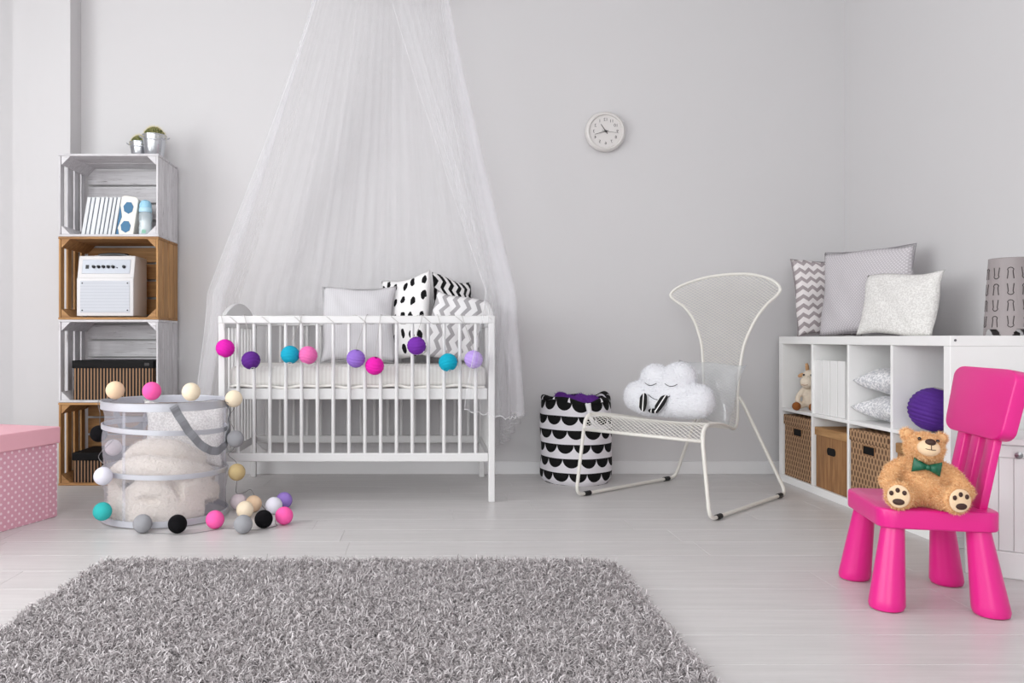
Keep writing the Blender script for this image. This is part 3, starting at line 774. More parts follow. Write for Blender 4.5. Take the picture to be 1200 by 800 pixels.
# ================================================================== pop-up hamper
HX, HY, HR = -1.125, 3.425, .262
def hamper():
    t = thing('mesh_hamper', 'round pop-up laundry hamper of pale mesh with silver hoops', 'hamper', (HX, HY, 0))
    mM = sheer('hamper_mesh', (214, 214, 224), .25, .3); mS = plain('silver_tape', (190, 191, 198), .38, .25, bump=.3, bscale=50, bdist=.004); mD = plain('grey_tape', (128, 129, 134), .5)
    seg = 96; mb = MB(); vs = []; rows = 24
    for j in range(rows+1):
        z = .008+.488*j/rows
        for k in range(seg):
            a = 2*PI*k/seg; r = HR-.004-.010*math.sin(PI*j/rows*3)**2*(1+.5*math.sin(a*5+j*.4)); vs.append((r*math.cos(a), r*math.sin(a), z))
    mb.add(vs, [(j*seg+k, j*seg+(k+1) % seg, (j+1)*seg+(k+1) % seg, (j+1)*seg+k) for j in range(rows) for k in range(seg)])
    obj('mesh_wall', mb, mM, t, smooth='all')
    obj('bottom', MB().lathe([(0, .003), (HR-.004, .003), (HR-.004, .007), (0, .007)], 48), mM, t)
    def band(nm, z0, h, tilt, r, m, dir=0, th=.004):
        mb = MB(); vs = []
        for k in range(seg):
            a = 2*PI*k/seg; zz = z0+tilt*math.cos(a-dir)
            for rr, dz in ((r, -h/2), (r+th, -h/2+.001), (r+th*1.05, 0), (r+th, h/2-.001), (r, h/2)): vs.append((rr*math.cos(a), rr*math.sin(a), zz+dz))
        fs = [(5*k+i, 5*((k+1) % seg)+i, 5*((k+1) % seg)+(i+1) % 5, 5*k+(i+1) % 5) for k in range(seg) for i in range(5)]
        mb.add(vs, fs); return obj(nm, mb, m, t, smooth=True)
    band('rim', .484, .034, 0, HR-.003, mS)
    band('hoop', .385, .021, -.012, HR-.006, mS)
    band('hoop', .205, .021, -.006, HR-.006, mS)
    band('base_band', .017, .026, 0, HR-.003, mS)
    for a in (R(248), R(20), R(130)):
        obj('seam_tape', ribbon([((HR-.013)*math.cos(a), (HR-.013)*math.sin(a), z) for z in (.02, .12, .24, .36, .48)], [(math.cos(a), math.sin(a), 0)]*5, .014, .0015), mM, t)
    def loop(a0, a1, zt, zl, nm='handle'):
        pts = []
        for k in range(17):
            q = k/16; a = a0+(a1-a0)*(.5-.5*math.cos(PI*q)); z = zt-(zt-zl)*math.sin(PI*q)**.7; pts.append(((HR+.012)*math.cos(a), (HR+.012)*math.sin(a), z))
        obj(nm, ribbon(pts, [(p[0], p[1], 0) for p in pts], .034, .003), mD, t)
    def strap(key, nm='handle'):
        pts = smooth_path([((HR+.006)*math.cos(a), (HR+.006)*math.sin(a), z) for a, z in key], 5)
        pts = [(p.x*(1+.012*math.sin(i*1.3)), p.y*(1+.012*math.sin(i*1.3)), p.z) for i, p in enumerate(pts)]
        obj(nm, ribbon(pts, [(p[0], p[1], 0) for p in pts], .034, .003), mD, t)
    strap([(R(-66), .492), (R(-60), .44), (R(-50), .37), (R(-38), .315), (R(-24), .292), (R(-10), .31), (R(0), .37), (R(3), .44), (R(4), .492)])
    strap([(R(118), .492), (R(124), .41), (R(135), .35), (R(148), .35), (R(157), .41), (R(162), .492)])
hamper()
def blanket():
    mb = MB()
    def roll(pts, r): mb.tube(smooth_path(pts, 6), r, 12)
    mb.ell((HX, HY+.02, .085), (.2, .19, .075), 28, 14)
    mb.ell((HX+.02, HY+.03, .16), (.18, .15, .09), 28, 14)
    mb.ell((HX, HY-.15, .11), (.12, .06, .065), 20, 12); mb.ell((HX+.12, HY-.12, .09), (.07, .07, .06), 20, 12)
    roll([(HX-.19, HY-.06, .15), (HX-.13, HY-.13, .21), (HX-.02, HY-.165, .235), (HX+.1, HY-.15, .215), (HX+.18, HY-.05, .17)], .05)
    roll([(HX-.1, HY-.19, .08), (HX-.06, HY-.2, .14), (HX+.03, HY-.2, .15), (HX+.08, HY-.195, .1), (HX+.02, HY-.2, .07), (HX-.05, HY-.2, .08)], .036)
    roll([(HX-.15, HY, .24), (HX-.06, HY-.07, .295), (HX+.07, HY-.08, .29), (HX+.15, HY+.0, .23)], .042)
    roll([(HX-.2, HY-.1, .1), (HX-.16, HY-.17, .13), (HX-.13, HY-.18, .08)], .045)
    roll([(HX+.12, HY-.17, .12), (HX+.18, HY-.1, .13), (HX+.2, HY, .1)], .045)
    roll([(HX-.2, HY-.02, .06), (HX-.17, HY-.14, .06), (HX-.06, HY-.2, .055), (HX+.08, HY-.195, .055), (HX+.18, HY-.1, .06)], .045)
    me = remeshed(mb, .009, 4)
    # keep inside the hamper
    for v in me.vertices:
        dx, dy = v.co.x-HX, v.co.y-HY; r = math.hypot(dx, dy)
        if r > HR-.03: f = (HR-.03)/r; v.co.x = HX+dx*f; v.co.y = HY+dy*f
        if v.co.z < .011: v.co.z = .011
    me.polygons.foreach_set('use_smooth', [True]*len(me.polygons))
    me.materials.append(plain('cream_plush', (226, 216, 206), .95, bump=.8, bscale=90, bdist=.01, spec=.1, sheen=.4))
    o = bpy.data.objects.new('plush_blanket', me); COL.objects.link(o); tag(o, 'cream plush blanket heaped inside the mesh hamper', 'blanket')
    fur('nap', me, 14000, .012, .0016, plain('cream_nap', (228, 219, 209), .95, spec=.1), o, 3, .1, .6)
blanket()
cushion('cushion', 'grey flecked cushion standing in the mesh hamper above the plush blanket', .36, .30, .08, speckle('grey_fleck', (206, 202, 201), (232, 229, 227), 140, .42, .58), (HX+.045, HY+.09, .19), lean(12, 4), seed=12)

# cotton ball lights
BALLS = [('peach', 135, 457, 3.215), ('pink', 178, 458, 3.165), ('cream', 224, 459, 3.185), ('cream', 274, 467, 3.40), ('grey', 270, 514, 3.40), ('tan', 274, 553, 3.42),
         ('black', 118, 508, 3.46), ('palepink', 122, 524, 3.56), ('white', 125, 557, 3.18), ('teal', 125, 598, 3.185), ('grey', 167, 609, 3.11), ('black', 208, 611, 3.105), ('pink', 252, 604, 3.18),
         ('palepink', 274, 588, 0), ('cream', 287, 597, 0), ('peach', 297, 590, 0), ('white', 321, 592, 0), ('lavender', 333, 586, 0), ('pink', 333, 604, 0), ('black', 309, 608, 0), ('grey', 285, 614, 0)]
BC = dict(peach=(232, 202, 170), pink=(244, 96, 168), cream=(238, 222, 196), grey=(150, 150, 154), tan=(190, 168, 124), black=(14, 13, 16), palepink=(222, 208, 214), white=(222, 220, 230), teal=(58, 178, 176), lavender=(152, 124, 200))
BL = ['peach cotton ball light on the hamper rim by the crates', 'pink cotton ball light on the hamper rim', 'cream cotton ball light on the hamper rim between the pink ball and crib', 'cream cotton ball light at the hamper rim in front of the crib bars',
      'grey cotton ball light hanging beside the hamper strap', 'tan cotton ball light hanging on the hamper side above the floor balls', 'black cotton ball light behind the hamper against the crate', 'pale pink cotton ball light mostly hidden behind the hamper edge',
      'white cotton ball light hanging at hamper mid height', 'teal cotton ball light at the foot of the hamper', 'grey cotton ball light against the hamper base', 'black cotton ball light against the hamper base', 'pink cotton ball light against the hamper base',
      'pale pink cotton ball light on the floor touching the hamper', 'cream cotton ball light on the floor behind the grey one', 'peach cotton ball light on the floor behind the cream one', 'white cotton ball light on the floor beside the lavender one',
      'lavender cotton ball light on the floor', 'pink cotton ball light on the floor beside the black one', 'black cotton ball light on the floor away from the hamper', 'grey cotton ball light on the floor away from the hamper']
bmats = {k: plain('cotton_'+k, v, .9, bump=.5, bscale=220, spec=.15, var=.05, vscale=40) for k, v in BC.items()}
bp = []; BR = .0365; bme = {}
for (k, X, Y, d), l in zip(BALLS, BL):
    if d == 0: d = (.76-BR)*930/(Y-397)
    p = Vector(px(X, Y, d)); p.z = max(p.z, BR)
    if abs(p.z-BR) < .016: p.z = BR
    v = Vector((p.x-HX, p.y-HY, 0)); need = HR+.0045+BR+.004
    if p.z < .47 and v.length < need: v = v.normalized()*need; p.x, p.y = HX+v.x, HY+v.y
    if l.startswith('pale pink cotton ball light mostly'): p = Vector((HX+need*math.cos(R(155)), HY+need*math.sin(R(155)), p.z))
    bp.append(p)
    t = thing('cotton_ball_light', l, 'string light', p, group='cotton ball lights around the hamper')
    if k not in bme:
        bme[k] = obj('ball', MB().ell((0, 0, 0), BR, 28, 16), bmats[k], t, smooth='all')
        mbk = MB().lathe([(.004, BR-.001), (.005, BR+.004), (.003, BR+.008)], 10); obj('bulb_socket', mbk, M_CORD, t, rot=(R(-90), 0, R(10)))
    else:
        s = bme[k]; b = s.copy(); COL.objects.link(b); b.parent = t
        c = [q for q in s.parent.children if q.name.startswith('bulb')][0].copy(); COL.objects.link(c); c.parent = t; c.rotation_euler = (R(-100+9*(len(bp) % 5)), 0, R(-30+13*(len(bp) % 6)))
def around(a, z): return (HX+(HR+.007)*math.cos(a), HY+(HR+.007)*math.sin(a), z)
cp = [bp[8]+Vector((0, .03, BR)), around(R(200), .27), bp[7]+Vector((0, -.0, BR)), bp[6]+Vector((.0, .01, -BR)), bp[6]+Vector((0, .01, BR)), around(R(190), .44), around(R(196), .50), bp[0]+Vector((0, .02, -BR-.001))]
for a in (235, 250, 262, 275, 285, 300, 320, 340): cp.append(around(R(a), .504))
cp += [bp[3]+Vector((0, -.0, -BR)), around(R(0), .42), bp[4]+Vector((-.005, 0, BR)), bp[4]+Vector((-.005, 0, -BR)), around(R(0), .26), bp[5]+Vector((0, 0, BR)), bp[5]+Vector((0, 0, -BR)), (HX+HR+.035, HY+.03, .09), bp[13]+Vector((.02, .02, BR)), bp[15]+Vector((-.02, .03, BR+.02)), bp[15]+Vector((0, .02, BR-.004)),
       bp[15]+Vector((.05, .02, -BR+.004)), bp[16]+Vector((-.03, .03, -BR+.004)), bp[17]+Vector((-.03, -.03, -BR+.004)), bp[18]+Vector((-.04, .02, -BR+.004)), bp[19]+Vector((.045, .02, -BR+.004)), bp[20]+Vector((.03, .04, -BR+.004)), bp[12]+Vector((.05, -.01, -BR+.004)), bp[12]+Vector((.0, -.045, -BR+.004)), bp[11]+Vector((.04, -.03, -BR+.004)), bp[11]+Vector((-.04, -.02, -BR+.004)), bp[10]+Vector((.04, -.02, -BR+.004))]
tag(obj('light_cord', MB().tube(smooth_path(cp, 6), .0014, 6), plain('clear_grey_cable', (120, 118, 118), .5), smooth='all'), 'thin grey cable of the ball lights winding around the hamper', 'cord')
# ================================================================== wire lounge chair (local x across, y to the back)
CH_U = Vector((.75, .66, 0)).normalized(); CH_ROT = math.atan2(CH_U.y, CH_U.x)-PI/2
CHC = (1.248, 3.812, 0)
def spl(prof, n):
    P = smooth_path([Vector(p) for p in prof], n); return P
def lounge():
    t = thing('lounge_chair', 'white metal mesh lounge chair with flared back', 'chair', CHC, CH_ROT)
    mS = plain('cream_steel', (222, 219, 212), .4); mC = plain('black_rubber', (22, 22, 23), .6)
    prof = [(-.395, .33, .305), (-.385, .375, .305), (-.345, .399, .305), (-.25, .394, .295), (-.1, .375, .25), (.05, .352, .195), (.18, .333, .14), (.255, .33, .112), (.298, .355, .10), (.315, .42, .096), (.325, .5, .092), (.335, .6, .098),
            (.35, .72, .113), (.365, .80, .14), (.38, .87, .175), (.395, .93, .225), (.402, .965, .272), (.406, .992, .295), (.41, 1.02, .282), (.413, 1.05, .235), (.416, 1.075, .16), (.417, 1.088, .09), (.418, 1.093, .001)]
    # stored as (u, z, half width) -> spline
    S = spl(prof, 10); s = [0]
    for i in range(1, len(S)): s.append(s[-1]+math.hypot(S[i][0]-S[i-1][0], S[i][1]-S[i-1][1]))
    s = np.array(s); U = np.array([p[0] for p in S]); Z = np.array([p[1] for p in S]); Wd = np.array([max(p[2], 0) for p in S])
    def P(q, w):
        u, z = np.interp(q, s, U), np.interp(q, s, Z)
        back = min(1, max(0, (q-.75)/.25))
        return (w, u-back*.75*w*w-.0*w, z-(1-back)*.10*max(0, .28**2-w*w)*(1 if q > .12 else q/.12))
    a, b = .0074, .0125; mb = MB(); nr = int(s[-1]/a); r = .0014
    for i in range(nr):
        q0, q1 = i*a, (i+1)*a; w0, w1 = np.interp(q0, s, Wd), np.interp(q1, s, Wd)
        for j in range(-30, 31):
            if (i+j) % 2: continue
            x0 = j*b
            if abs(x0) > w0+.004: continue
            for dj in (-1, 1):
                x1 = x0+dj*b
                if abs(x1) > w1+.004: continue
                A, B = Vector(P(q0, x0)), Vector(P(q1, x1)); tt = (B-A).normalized(); n1 = tt.orthogonal().normalized(); n2 = tt.cross(n1)
                vs = []
                for p in (A, B):
                    for k in range(3): vs.append(p+(n1*math.cos(2.094*k)+n2*math.sin(2.094*k))*r)
                mb.add(vs, [(0, 1, 4, 3), (1, 2, 5, 4), (2, 0, 3, 5)])
    o = obj('mesh_panel', mb, mS, t); o['kind'] = 'stuff'
    rim = [P(q, w) for q, w in zip(s[::2], Wd[::2])]; rim = rim+[(-x, y, z) for x, y, z in reversed(rim[:-1])]
    obj('rim_tube', MB().tube(rim, .0075, 10), mS, t, smooth='all')
    obj('front_bar', MB().tube([(-.305, -.395, .33), (.305, -.395, .33)], .0075, 10), mS, t, smooth='all')
    for sx in (-1, 1):
        pts = [(sx*.095, .322, .475), (sx*.112, .335, .44), (sx*.30, .395, .012), (sx*.345, -.405, .012), (sx*.307, -.395, .33), (sx*.305, -.38, .385), (sx*.305, -.345, .399)]
        obj('leg_frame', MB().tube(fillet(pts, .05), .0085, 10), mS, t, smooth='all')
        for q in (.1, .9):
            p0 = Vector(pts[2])*(1-q)+Vector(pts[3])*q; dr = (Vector(pts[3])-Vector(pts[2])).normalized()*.022
            obj('foot_cap', MB().tube([p0-dr, p0+dr], .0115, 10), mC, t, smooth=True)
lounge()
Mch = Matrix.Translation(CHC) @ Matrix.Rotation(CH_ROT, 4, 'Z')
def chp(w, u, z): return Mch @ Vector((w, u, z))
# clear inflatable cushion and cloud pillow
pc = cushion('clear_cushion', 'transparent vinyl cushion leaning on the mesh chair back behind the cloud', .36, .31, .13, clear('clear_vinyl', (250, 251, 252), .08, .12, .16, (236, 238, 240)), chp(.02, .04, .366), (Matrix.Rotation(CH_ROT, 4, 'Z') @ Matrix.Rotation(-R(24), 4, 'X') @ Matrix.Rotation(R(3), 4, 'Y')).to_euler(), seed=21, wr=.006)
obj('air_valve', MB().lathe([(.008, 0), (.008, .006), (.005, .012)], 12, (-.12, -.035, .25), Matrix.Rotation(R(90), 3, 'X')), plain('valve_grey', (120, 122, 126), .4), pc)
def cloud():
    t = thing('cloud_pillow', 'white fluffy cloud pillow with a sleepy stitched face on the mesh chair', 'pillow', chp(-.025, -.15, .392), CH_ROT, rot=(Matrix.Rotation(CH_ROT+R(4), 4, 'Z') @ Matrix.Rotation(-R(16), 4, 'X')).to_euler())
    mb = MB()
    for x, z, rx, rz in ((-.155, .095, .07, .075), (-.075, .185, .075, .072), (.045, .19, .085, .078), (.155, .085, .075, .08), (0, .1, .15, .10), (-.08, .07, .11, .07), (.08, .07, .11, .07)):
        mb.ell((x, 0, z), (rx, .062, rz), 20, 14)
    me = remeshed(mb, .008, 10)
    for v in me.vertices: v.co.z = max(v.co.z, .002)
    me.polygons.foreach_set('use_smooth', [True]*len(me.polygons)); mW = plain('cloud_plush', (226, 226, 230), .95, bump=.6, bscale=140, bdist=.006, spec=.1)
    me.materials.append(mW); o = bpy.data.objects.new('body', me); COL.objects.link(o); o.parent = t
    fur('plush', me, 16000, .010, .0014, mW, t, 9, 0, .7)
    mk = plain('black_thread', (40, 38, 40), .8)
    def yf(x, z):      # front surface of the body
        hit = o.data; best = 0
        for v in hit.vertices:
            if abs(v.co.x-x) < .012 and abs(v.co.z-z) < .012 and v.co.y < best: best = v.co.y
        return best-.0065
    def stitch(nm, pts, r=.0016):
        obj(nm, MB().tube([(x, yf(x, z), z) for x, z in pts], r, 6), mk, t, smooth='all')
    for c in (-.062, .042): stitch('eye_stitch', [(c+.030*q, .148-.012*(1-q*q)) for q in [k/5-1 for k in range(11)]])
    stitch('mouth_stitch', [(-.008+.055*q, .090-.022*(1-q*q)) for q in [k/6-1 for k in range(13)]])
    ms = pattern('black_white_stripes', (225, 223, 222), (20, 19, 20), f_stripe(1/.021, .74), .8, 0)
    for cx, a in ((-.075, -8), (.012, 24)):
        pts = [(math.sin(b)*.021*(1-.25*math.sin(b)), math.cos(b)*.046) for b in [2*PI*k/20 for k in range(20)]]
        y0 = yf(cx, .045)
        q = obj('bow_loop', MB().prism(pts, -.010, -.002), ms, t, uv=True, bevel=.002, loc=(cx, y0-.004, .05), rot=(R(-6), R(a), 0))
    obj('bow_knot', MB().ell((-.034, yf(-.034, .016), .018), (.03, .008, .012), 14, 8), ms, t, uv=True, smooth='all')
cloud()

# ================================================================== fabric bin with scallop print
def binn():
    c = (.80, 4.262, 0); r = .187; H = .44
    t = thing('fabric_bin', 'round white fabric bin with black half-circle rows beside the mesh chair', 'bin', c)
    m = pattern('scallop_print', (226, 223, 228), (14, 13, 14), f_scallop(13, 1), .85, .15)
    mb = MB(); seg = 104; rows = 60; vs = []; uv = []
    for j in range(rows+1):
        q = j/rows; z = H*q
        rad = r*(1-.10*(1-min(1, q/.1))**2)+.003*math.sin(q*11)
        if q > .93: rad -= .006*((q-.93)/.07)
        for k in range(seg+1):
            a = 2*PI*k/seg; rr = rad+.0035*math.sin(a*3+q*7)+.002*math.sin(a*7-q*5)
            top = .012*math.sin(a*2+1)*max(0, q-.8)/.2+.008*math.sin(a*5)*max(0, q-.8)/.2
            vs.append((rr*math.cos(a), rr*math.sin(a), z+top)); uv.append((k/seg, q*6.0+.05))
    mb.add(vs, [(j*(seg+1)+k, j*(seg+1)+k+1, (j+1)*(seg+1)+k+1, (j+1)*(seg+1)+k) for j in range(rows) for k in range(seg)])
    mb.uv = uv; o = obj('fabric_body', mb, m, t, smooth='all'); weld(o, 1e-6)
    obj('bottom', MB().lathe([(0, 0), (r*.9, 0), (r*.9, .004), (0, .004)], 32), plain('black_cloth', (20, 19, 20), .9), t)
    mb = MB(); vs = []; uv = []       # rolled inner cuff
    for j in range(9):
        b = PI*j/8
        for k in range(seg+1):
            a = 2*PI*k/seg; cr = .013*(1+.3*math.sin(a*6)); rr = r-.014+cr*math.cos(b)*1.1; top = .012*math.sin(a*2+1)+.008*math.sin(a*5)
            vs.append((rr*math.cos(a), rr*math.sin(a), H-.006+top+cr*math.sin(b)*1.4)); uv.append((k/seg, .62+j*.05))
    mb.add(vs, [(j*(seg+1)+k, j*(seg+1)+k+1, (j+1)*(seg+1)+k+1, (j+1)*(seg+1)+k) for j in range(8) for k in range(seg)]); mb.uv = uv
    weld(obj('rolled_cuff', mb, m, t, smooth='all'), 1e-6)
    p = [(r*1.0*math.cos(R(-82))+.0, r*math.sin(R(-82))-.012, H-.01), (.035, -r-.014, H-.06), (.05, -r-.016, H-.11), (.075, -r+.0, H-.115)]
    obj('pull_tab', MB().tube(smooth_path(p, 6), [.017-.0006*k for k in range(19)], 6, flat=.2), plain('white_tape', (228, 226, 228), .9), t, smooth='all')
    # purple plush inside
    mb = MB(); rr = random.Random(2)
    for k in range(13):
        a = rr.uniform(0, 6.28); q = rr.uniform(0, .115); mb.ell((c[0]+q*math.cos(a), c[1]+q*math.sin(a), H-.02+rr.uniform(-.01, .022)), (rr.uniform(.03, .05), rr.uniform(.03, .05), rr.uniform(.022, .034)), 14, 8)
    mb.lathe([(0, .1), (.13, .1), (.15, H-.05), (.12, H-.02), (0, H-.015)], 24, (c[0], c[1], 0))
    me = remeshed(mb, .009, 4); me.polygons.foreach_set('use_smooth', [True]*len(me.polygons)); mp = plain('purple_plush', (96, 48, 134), .95, bump=.7, bscale=120, bdist=.006, spec=.1); me.materials.append(mp)
    o = bpy.data.objects.new('plush_throw', me); COL.objects.link(o); tag(o, 'purple plush throw stuffed into the scallop print bin', 'throw')
    fur('nap', me, 6000, .012, .0018, mp, o, 4, 0, .6)
binn()

# ================================================================== wall clock (mirrored dial)
def clock():
    t = thing('wall_clock', 'round white wall clock with mirror-image numerals on the back wall', 'clock', (1.0, YB, 1.919))
    mC = plain('clock_case', (212, 208, 205), .35); mD = plain('clock_dial', (212, 208, 206), .7); mk = plain('clock_ink', (48, 46, 48), .6)
    Mr = Matrix.Rotation(R(90), 3, 'X')       # lathe axis +z -> -y
    obj('case', MB().lathe([(.098, 0), (.106, .006), (.112, .02), (.112, .03), (.107, .042), (.099, .047), (.094, .046), (.09, .036), (0, .036)], 64, M=Mr), mC, t, smooth=True)
    obj('dial', MB().lathe([(.0895, .0362), (.0895, .0372), (0, .0372)], 64, M=Mr), mD, t)
    for n in range(1, 13):
        cu = bpy.data.curves.new('n', 'FONT'); cu.body = str(n); cu.size = .0245; cu.align_x = 'CENTER'; cu.align_y = 'CENTER'
        q = bpy.data.objects.new('n', cu); COL.objects.link(q); dg = bpy.context.evaluated_depsgraph_get(); me = bpy.data.meshes.new_from_object(q.evaluated_get(dg)); bpy.data.objects.remove(q)
        a = R(30*n); X, Z = -.066*math.sin(a), .066*math.cos(a)
        me.transform(Matrix(((-1, 0, 0, X), (0, 0, 0, -.0378), (0, 1, 0, Z), (0, 0, 0, 1)))); me.materials.append(mk); me.flip_normals()
        o = bpy.data.objects.new('numeral', me); COL.objects.link(o); o.parent = t
    def hand(nm, ang, L, w_, y, tail=.016):
        d = Vector((math.sin(ang), 0, math.cos(ang))); s = Vector((math.cos(ang), 0, -math.sin(ang)))
        pts = [-d*tail-s*w_*.5, -d*tail+s*w_*.5, d*L+s*w_*.3, d*L-s*w_*.3]
        mb = MB(); vs = [tuple(p+Vector((0, y, 0))) for p in pts]+[tuple(p+Vector((0, y-.0012, 0))) for p in pts]
        mb.add(vs, [(0, 1, 2, 3), (7, 6, 5, 4), (0, 4, 5, 1), (1, 5, 6, 2), (2, 6, 7, 3), (3, 7, 4, 0)]); obj(nm, mb, mk, t)
    hand('hour_hand', math.atan2(-95, 138), .048, .0042, -.0395)
    hand('minute_hand', math.atan2(-165, -47), .064, .0032, -.0412, .014)
    hand('second_hand', math.atan2(195, -30), .072, .0018, -.0428, .022)
    obj('hub', MB().lathe([(.0055, .038), (.0055, .0445), (0, .0455)], 16, M=Mr), mk, t, smooth=True)
clock()

# ================================================================== cube shelf along the right wall
KX0, KX1, KY0, KY1, KH = 1.90, 2.29, 2.88, 4.28, .772
KC = (KY1-KY0-.076-.048)/4
def kcell(i): return KY1-.038-i*(KC+.016)-KC, KY1-.038-i*(KC+.016)      # cell 0 is the far one
KMID = .038+(KH-.076-.016)/2
def shelf():
    t = thing('cube_shelf', 'white cube shelf unit with eight compartments along the right wall', 'shelf', ((KX0+KX1)/2, (KY0+KY1)/2, 0))
    cx, cy = (KX0+KX1)/2, (KY0+KY1)/2
    def pan(nm, a, b): obj(nm, MB().bb((a[0]-cx, a[1]-cy, a[2]), (b[0]-cx, b[1]-cy, b[2])), M_SHELF, t, bevel=.0015, seg=1)
    pan('top_panel', (KX0, KY0, KH-.038), (KX1, KY1, KH)); pan('bottom_panel', (KX0, KY0, 0), (KX1, KY1, .038))
    e = pan('side_panel', (KX0, KY0, .0385), (KX1, KY0+.038, KH-.0385)); pan('side_panel', (KX0, KY1-.038, .0385), (KX1, KY1, KH-.0385))
    for i in range(3):
        a, b = kcell(i); pan('divider', (KX0, a-.016, .0385), (KX1, a, KH-.0385))
    for i in range(4):
        a, b = kcell(i); pan('shelf', (KX0, a+.0005, KMID), (KX1, b-.0005, KMID+.016))
    obj('screw', MB().lathe([(.0045, 0), (.0045, .002), (0, .003)], 12, (.018-(KX1-KX0)/2, KY0-cy, KH-.017), Matrix.Rotation(R(90), 3, 'X')), plain('screw_metal', (120, 120, 122), .35, 1), t)
shelf()
# storage boxes
M_WEAVE = pattern('brown_oval_print', (168, 134, 102), (92, 66, 48), f_dots(1/.025, 1/.05, .235, 1.0), .65, .1)
M_OAKB = wood('oak_print', (118, 78, 44), (176, 130, 84), 'z', 5, 10, .6, rnd=.04)
M_OAKL = wood('oak_print_lid', (150, 108, 64), (188, 146, 98), 'y', 5, 10, .6, rnd=.04)
def sbox(i, kind, label, H, lid, x0):
    a, b = kcell(i); a += .006; b -= .006; W = b-a; D = .37; z = .0385
    t = thing('storage_box', label, 'box', (x0, (a+b)/2, z), 0, 'storage boxes in the lower compartments')
    mb_, ml = (M_WEAVE, M_WEAVE) if kind else (M_OAKB, M_OAKL)
    obj('body', MB().bb((.005, -W/2+.005, 0), (D, W/2-.005, H-lid+.01)), mb_, t, bevel=.003, uv=True)
    obj('lid', MB().bb((0, -W/2, H-lid), (D, W/2, H)), ml, t, bevel=.004, uv=True)
    hz = H-lid-(.03 if kind else .065)
    hole = [(p[0], p[1]+hz) for p in (rrect(.085, .034, .002, 2) if kind else rrect(.078, .036, .016))]
    obj('handle_hole', MB().prism(hole, .0035, .006, 'x'), M_BLK, t)
    if kind: obj('handle_rim', MB().tube([(.0035, p[0]*1.04, (p[1]-hz)*1.1+hz) for p in hole], .0016, 6, True), M_OAKB, t)
sbox(0, 1, 'brown oval-patterned storage box in the compartment below the plush sheep', .322, .052, KX0+.004)
sbox(1, 0, 'oak-effect storage box below the white binders', .292, .04, KX0+.006)
sbox(2, 1, 'brown oval-patterned storage box in the compartment below the silvery cushions', .322, .052, KX0-.003)
sbox(3, 0, 'oak-effect storage box below the purple lantern', .300, .04, KX0+.008)
ZM = KMID+.0165
# binders
a, b = kcell(1); n = 4; bw = .064
bl = ['white ring binder beside the compartment wall next to the plush toy', 'second white ring binder from the plush toy compartment', 'third white ring binder from the plush toy compartment', 'white ring binder beside the silvery cushion compartment']
mBi = plain('binder_card', (234, 233, 232), .5)
for i in range(n):
    yy = b-.006-(i+.5)*(bw+.001)-.008*0
    if i == 0: yy = b-.036
    t = thing('ring_binder', bl[i], 'binder', (KX0+.012+.002*i, b-.034-i*.0665, ZM), group='white binders in the shelf')
    spine = [(p[0], p[1]+.13) for p in rrect(.064, .26, .004)]
    obj('spine', MB().bb((0, -.032, 0), (.005, .032, .262)), mBi, t, bevel=.002)
    obj('cover', MB().bb((.0052, -.032, 0), (.26, -.0295, .262)).bb((.0052, .0295, 0), (.26, .032, .262)), mBi, t)
    obj('pages', MB().bb((.008, -.028, .004), (.25, .028, .255)), plain('paper', (234, 233, 230), .8), t)
# cushions in the shelf
M_SILV = speckle('silver_fleck', (196, 197, 202), (240, 239, 240), 95, .42, .56, .6, .4)
a, b = kcell(2)
for k, (z, l) in enumerate(((ZM+.05, 'silvery flecked cushion lying flat on the shelf board'), (ZM+.172, 'silvery flecked cushion lying on top of the other one'))):
    o = cushion('cushion', l, .31, .34, .122, M_SILV, (KX0+.012, (a+b)/2+.001, z+.012), (R(90), R(1+k), R(90)), 'silvery cushions in the shelf', seed=31+k)
# purple lantern
a, b = kcell(3)
t = thing('paper_lantern', 'large purple paper lantern lying in the shelf compartment', 'lantern', (KX0+.085, (a+b)/2+.03, ZM+.089), rot=(R(8), R(12), 0))
obj('shade', MB().lathe(rib_profile(.0855, 13, 104, .05, .2), 48, cap=False), plain('purple_paper', (84, 42, 136), .7, spec=.25, bump=.2, bscale=90), t, smooth='all')
for s in (-1, 1): obj('wire_ring', MB().tube([(.022*math.cos(q), .022*math.sin(q), s*.084) for q in [2*PI*k/20 for k in range(20)]], .0015, 6, True), M_CORD, t)
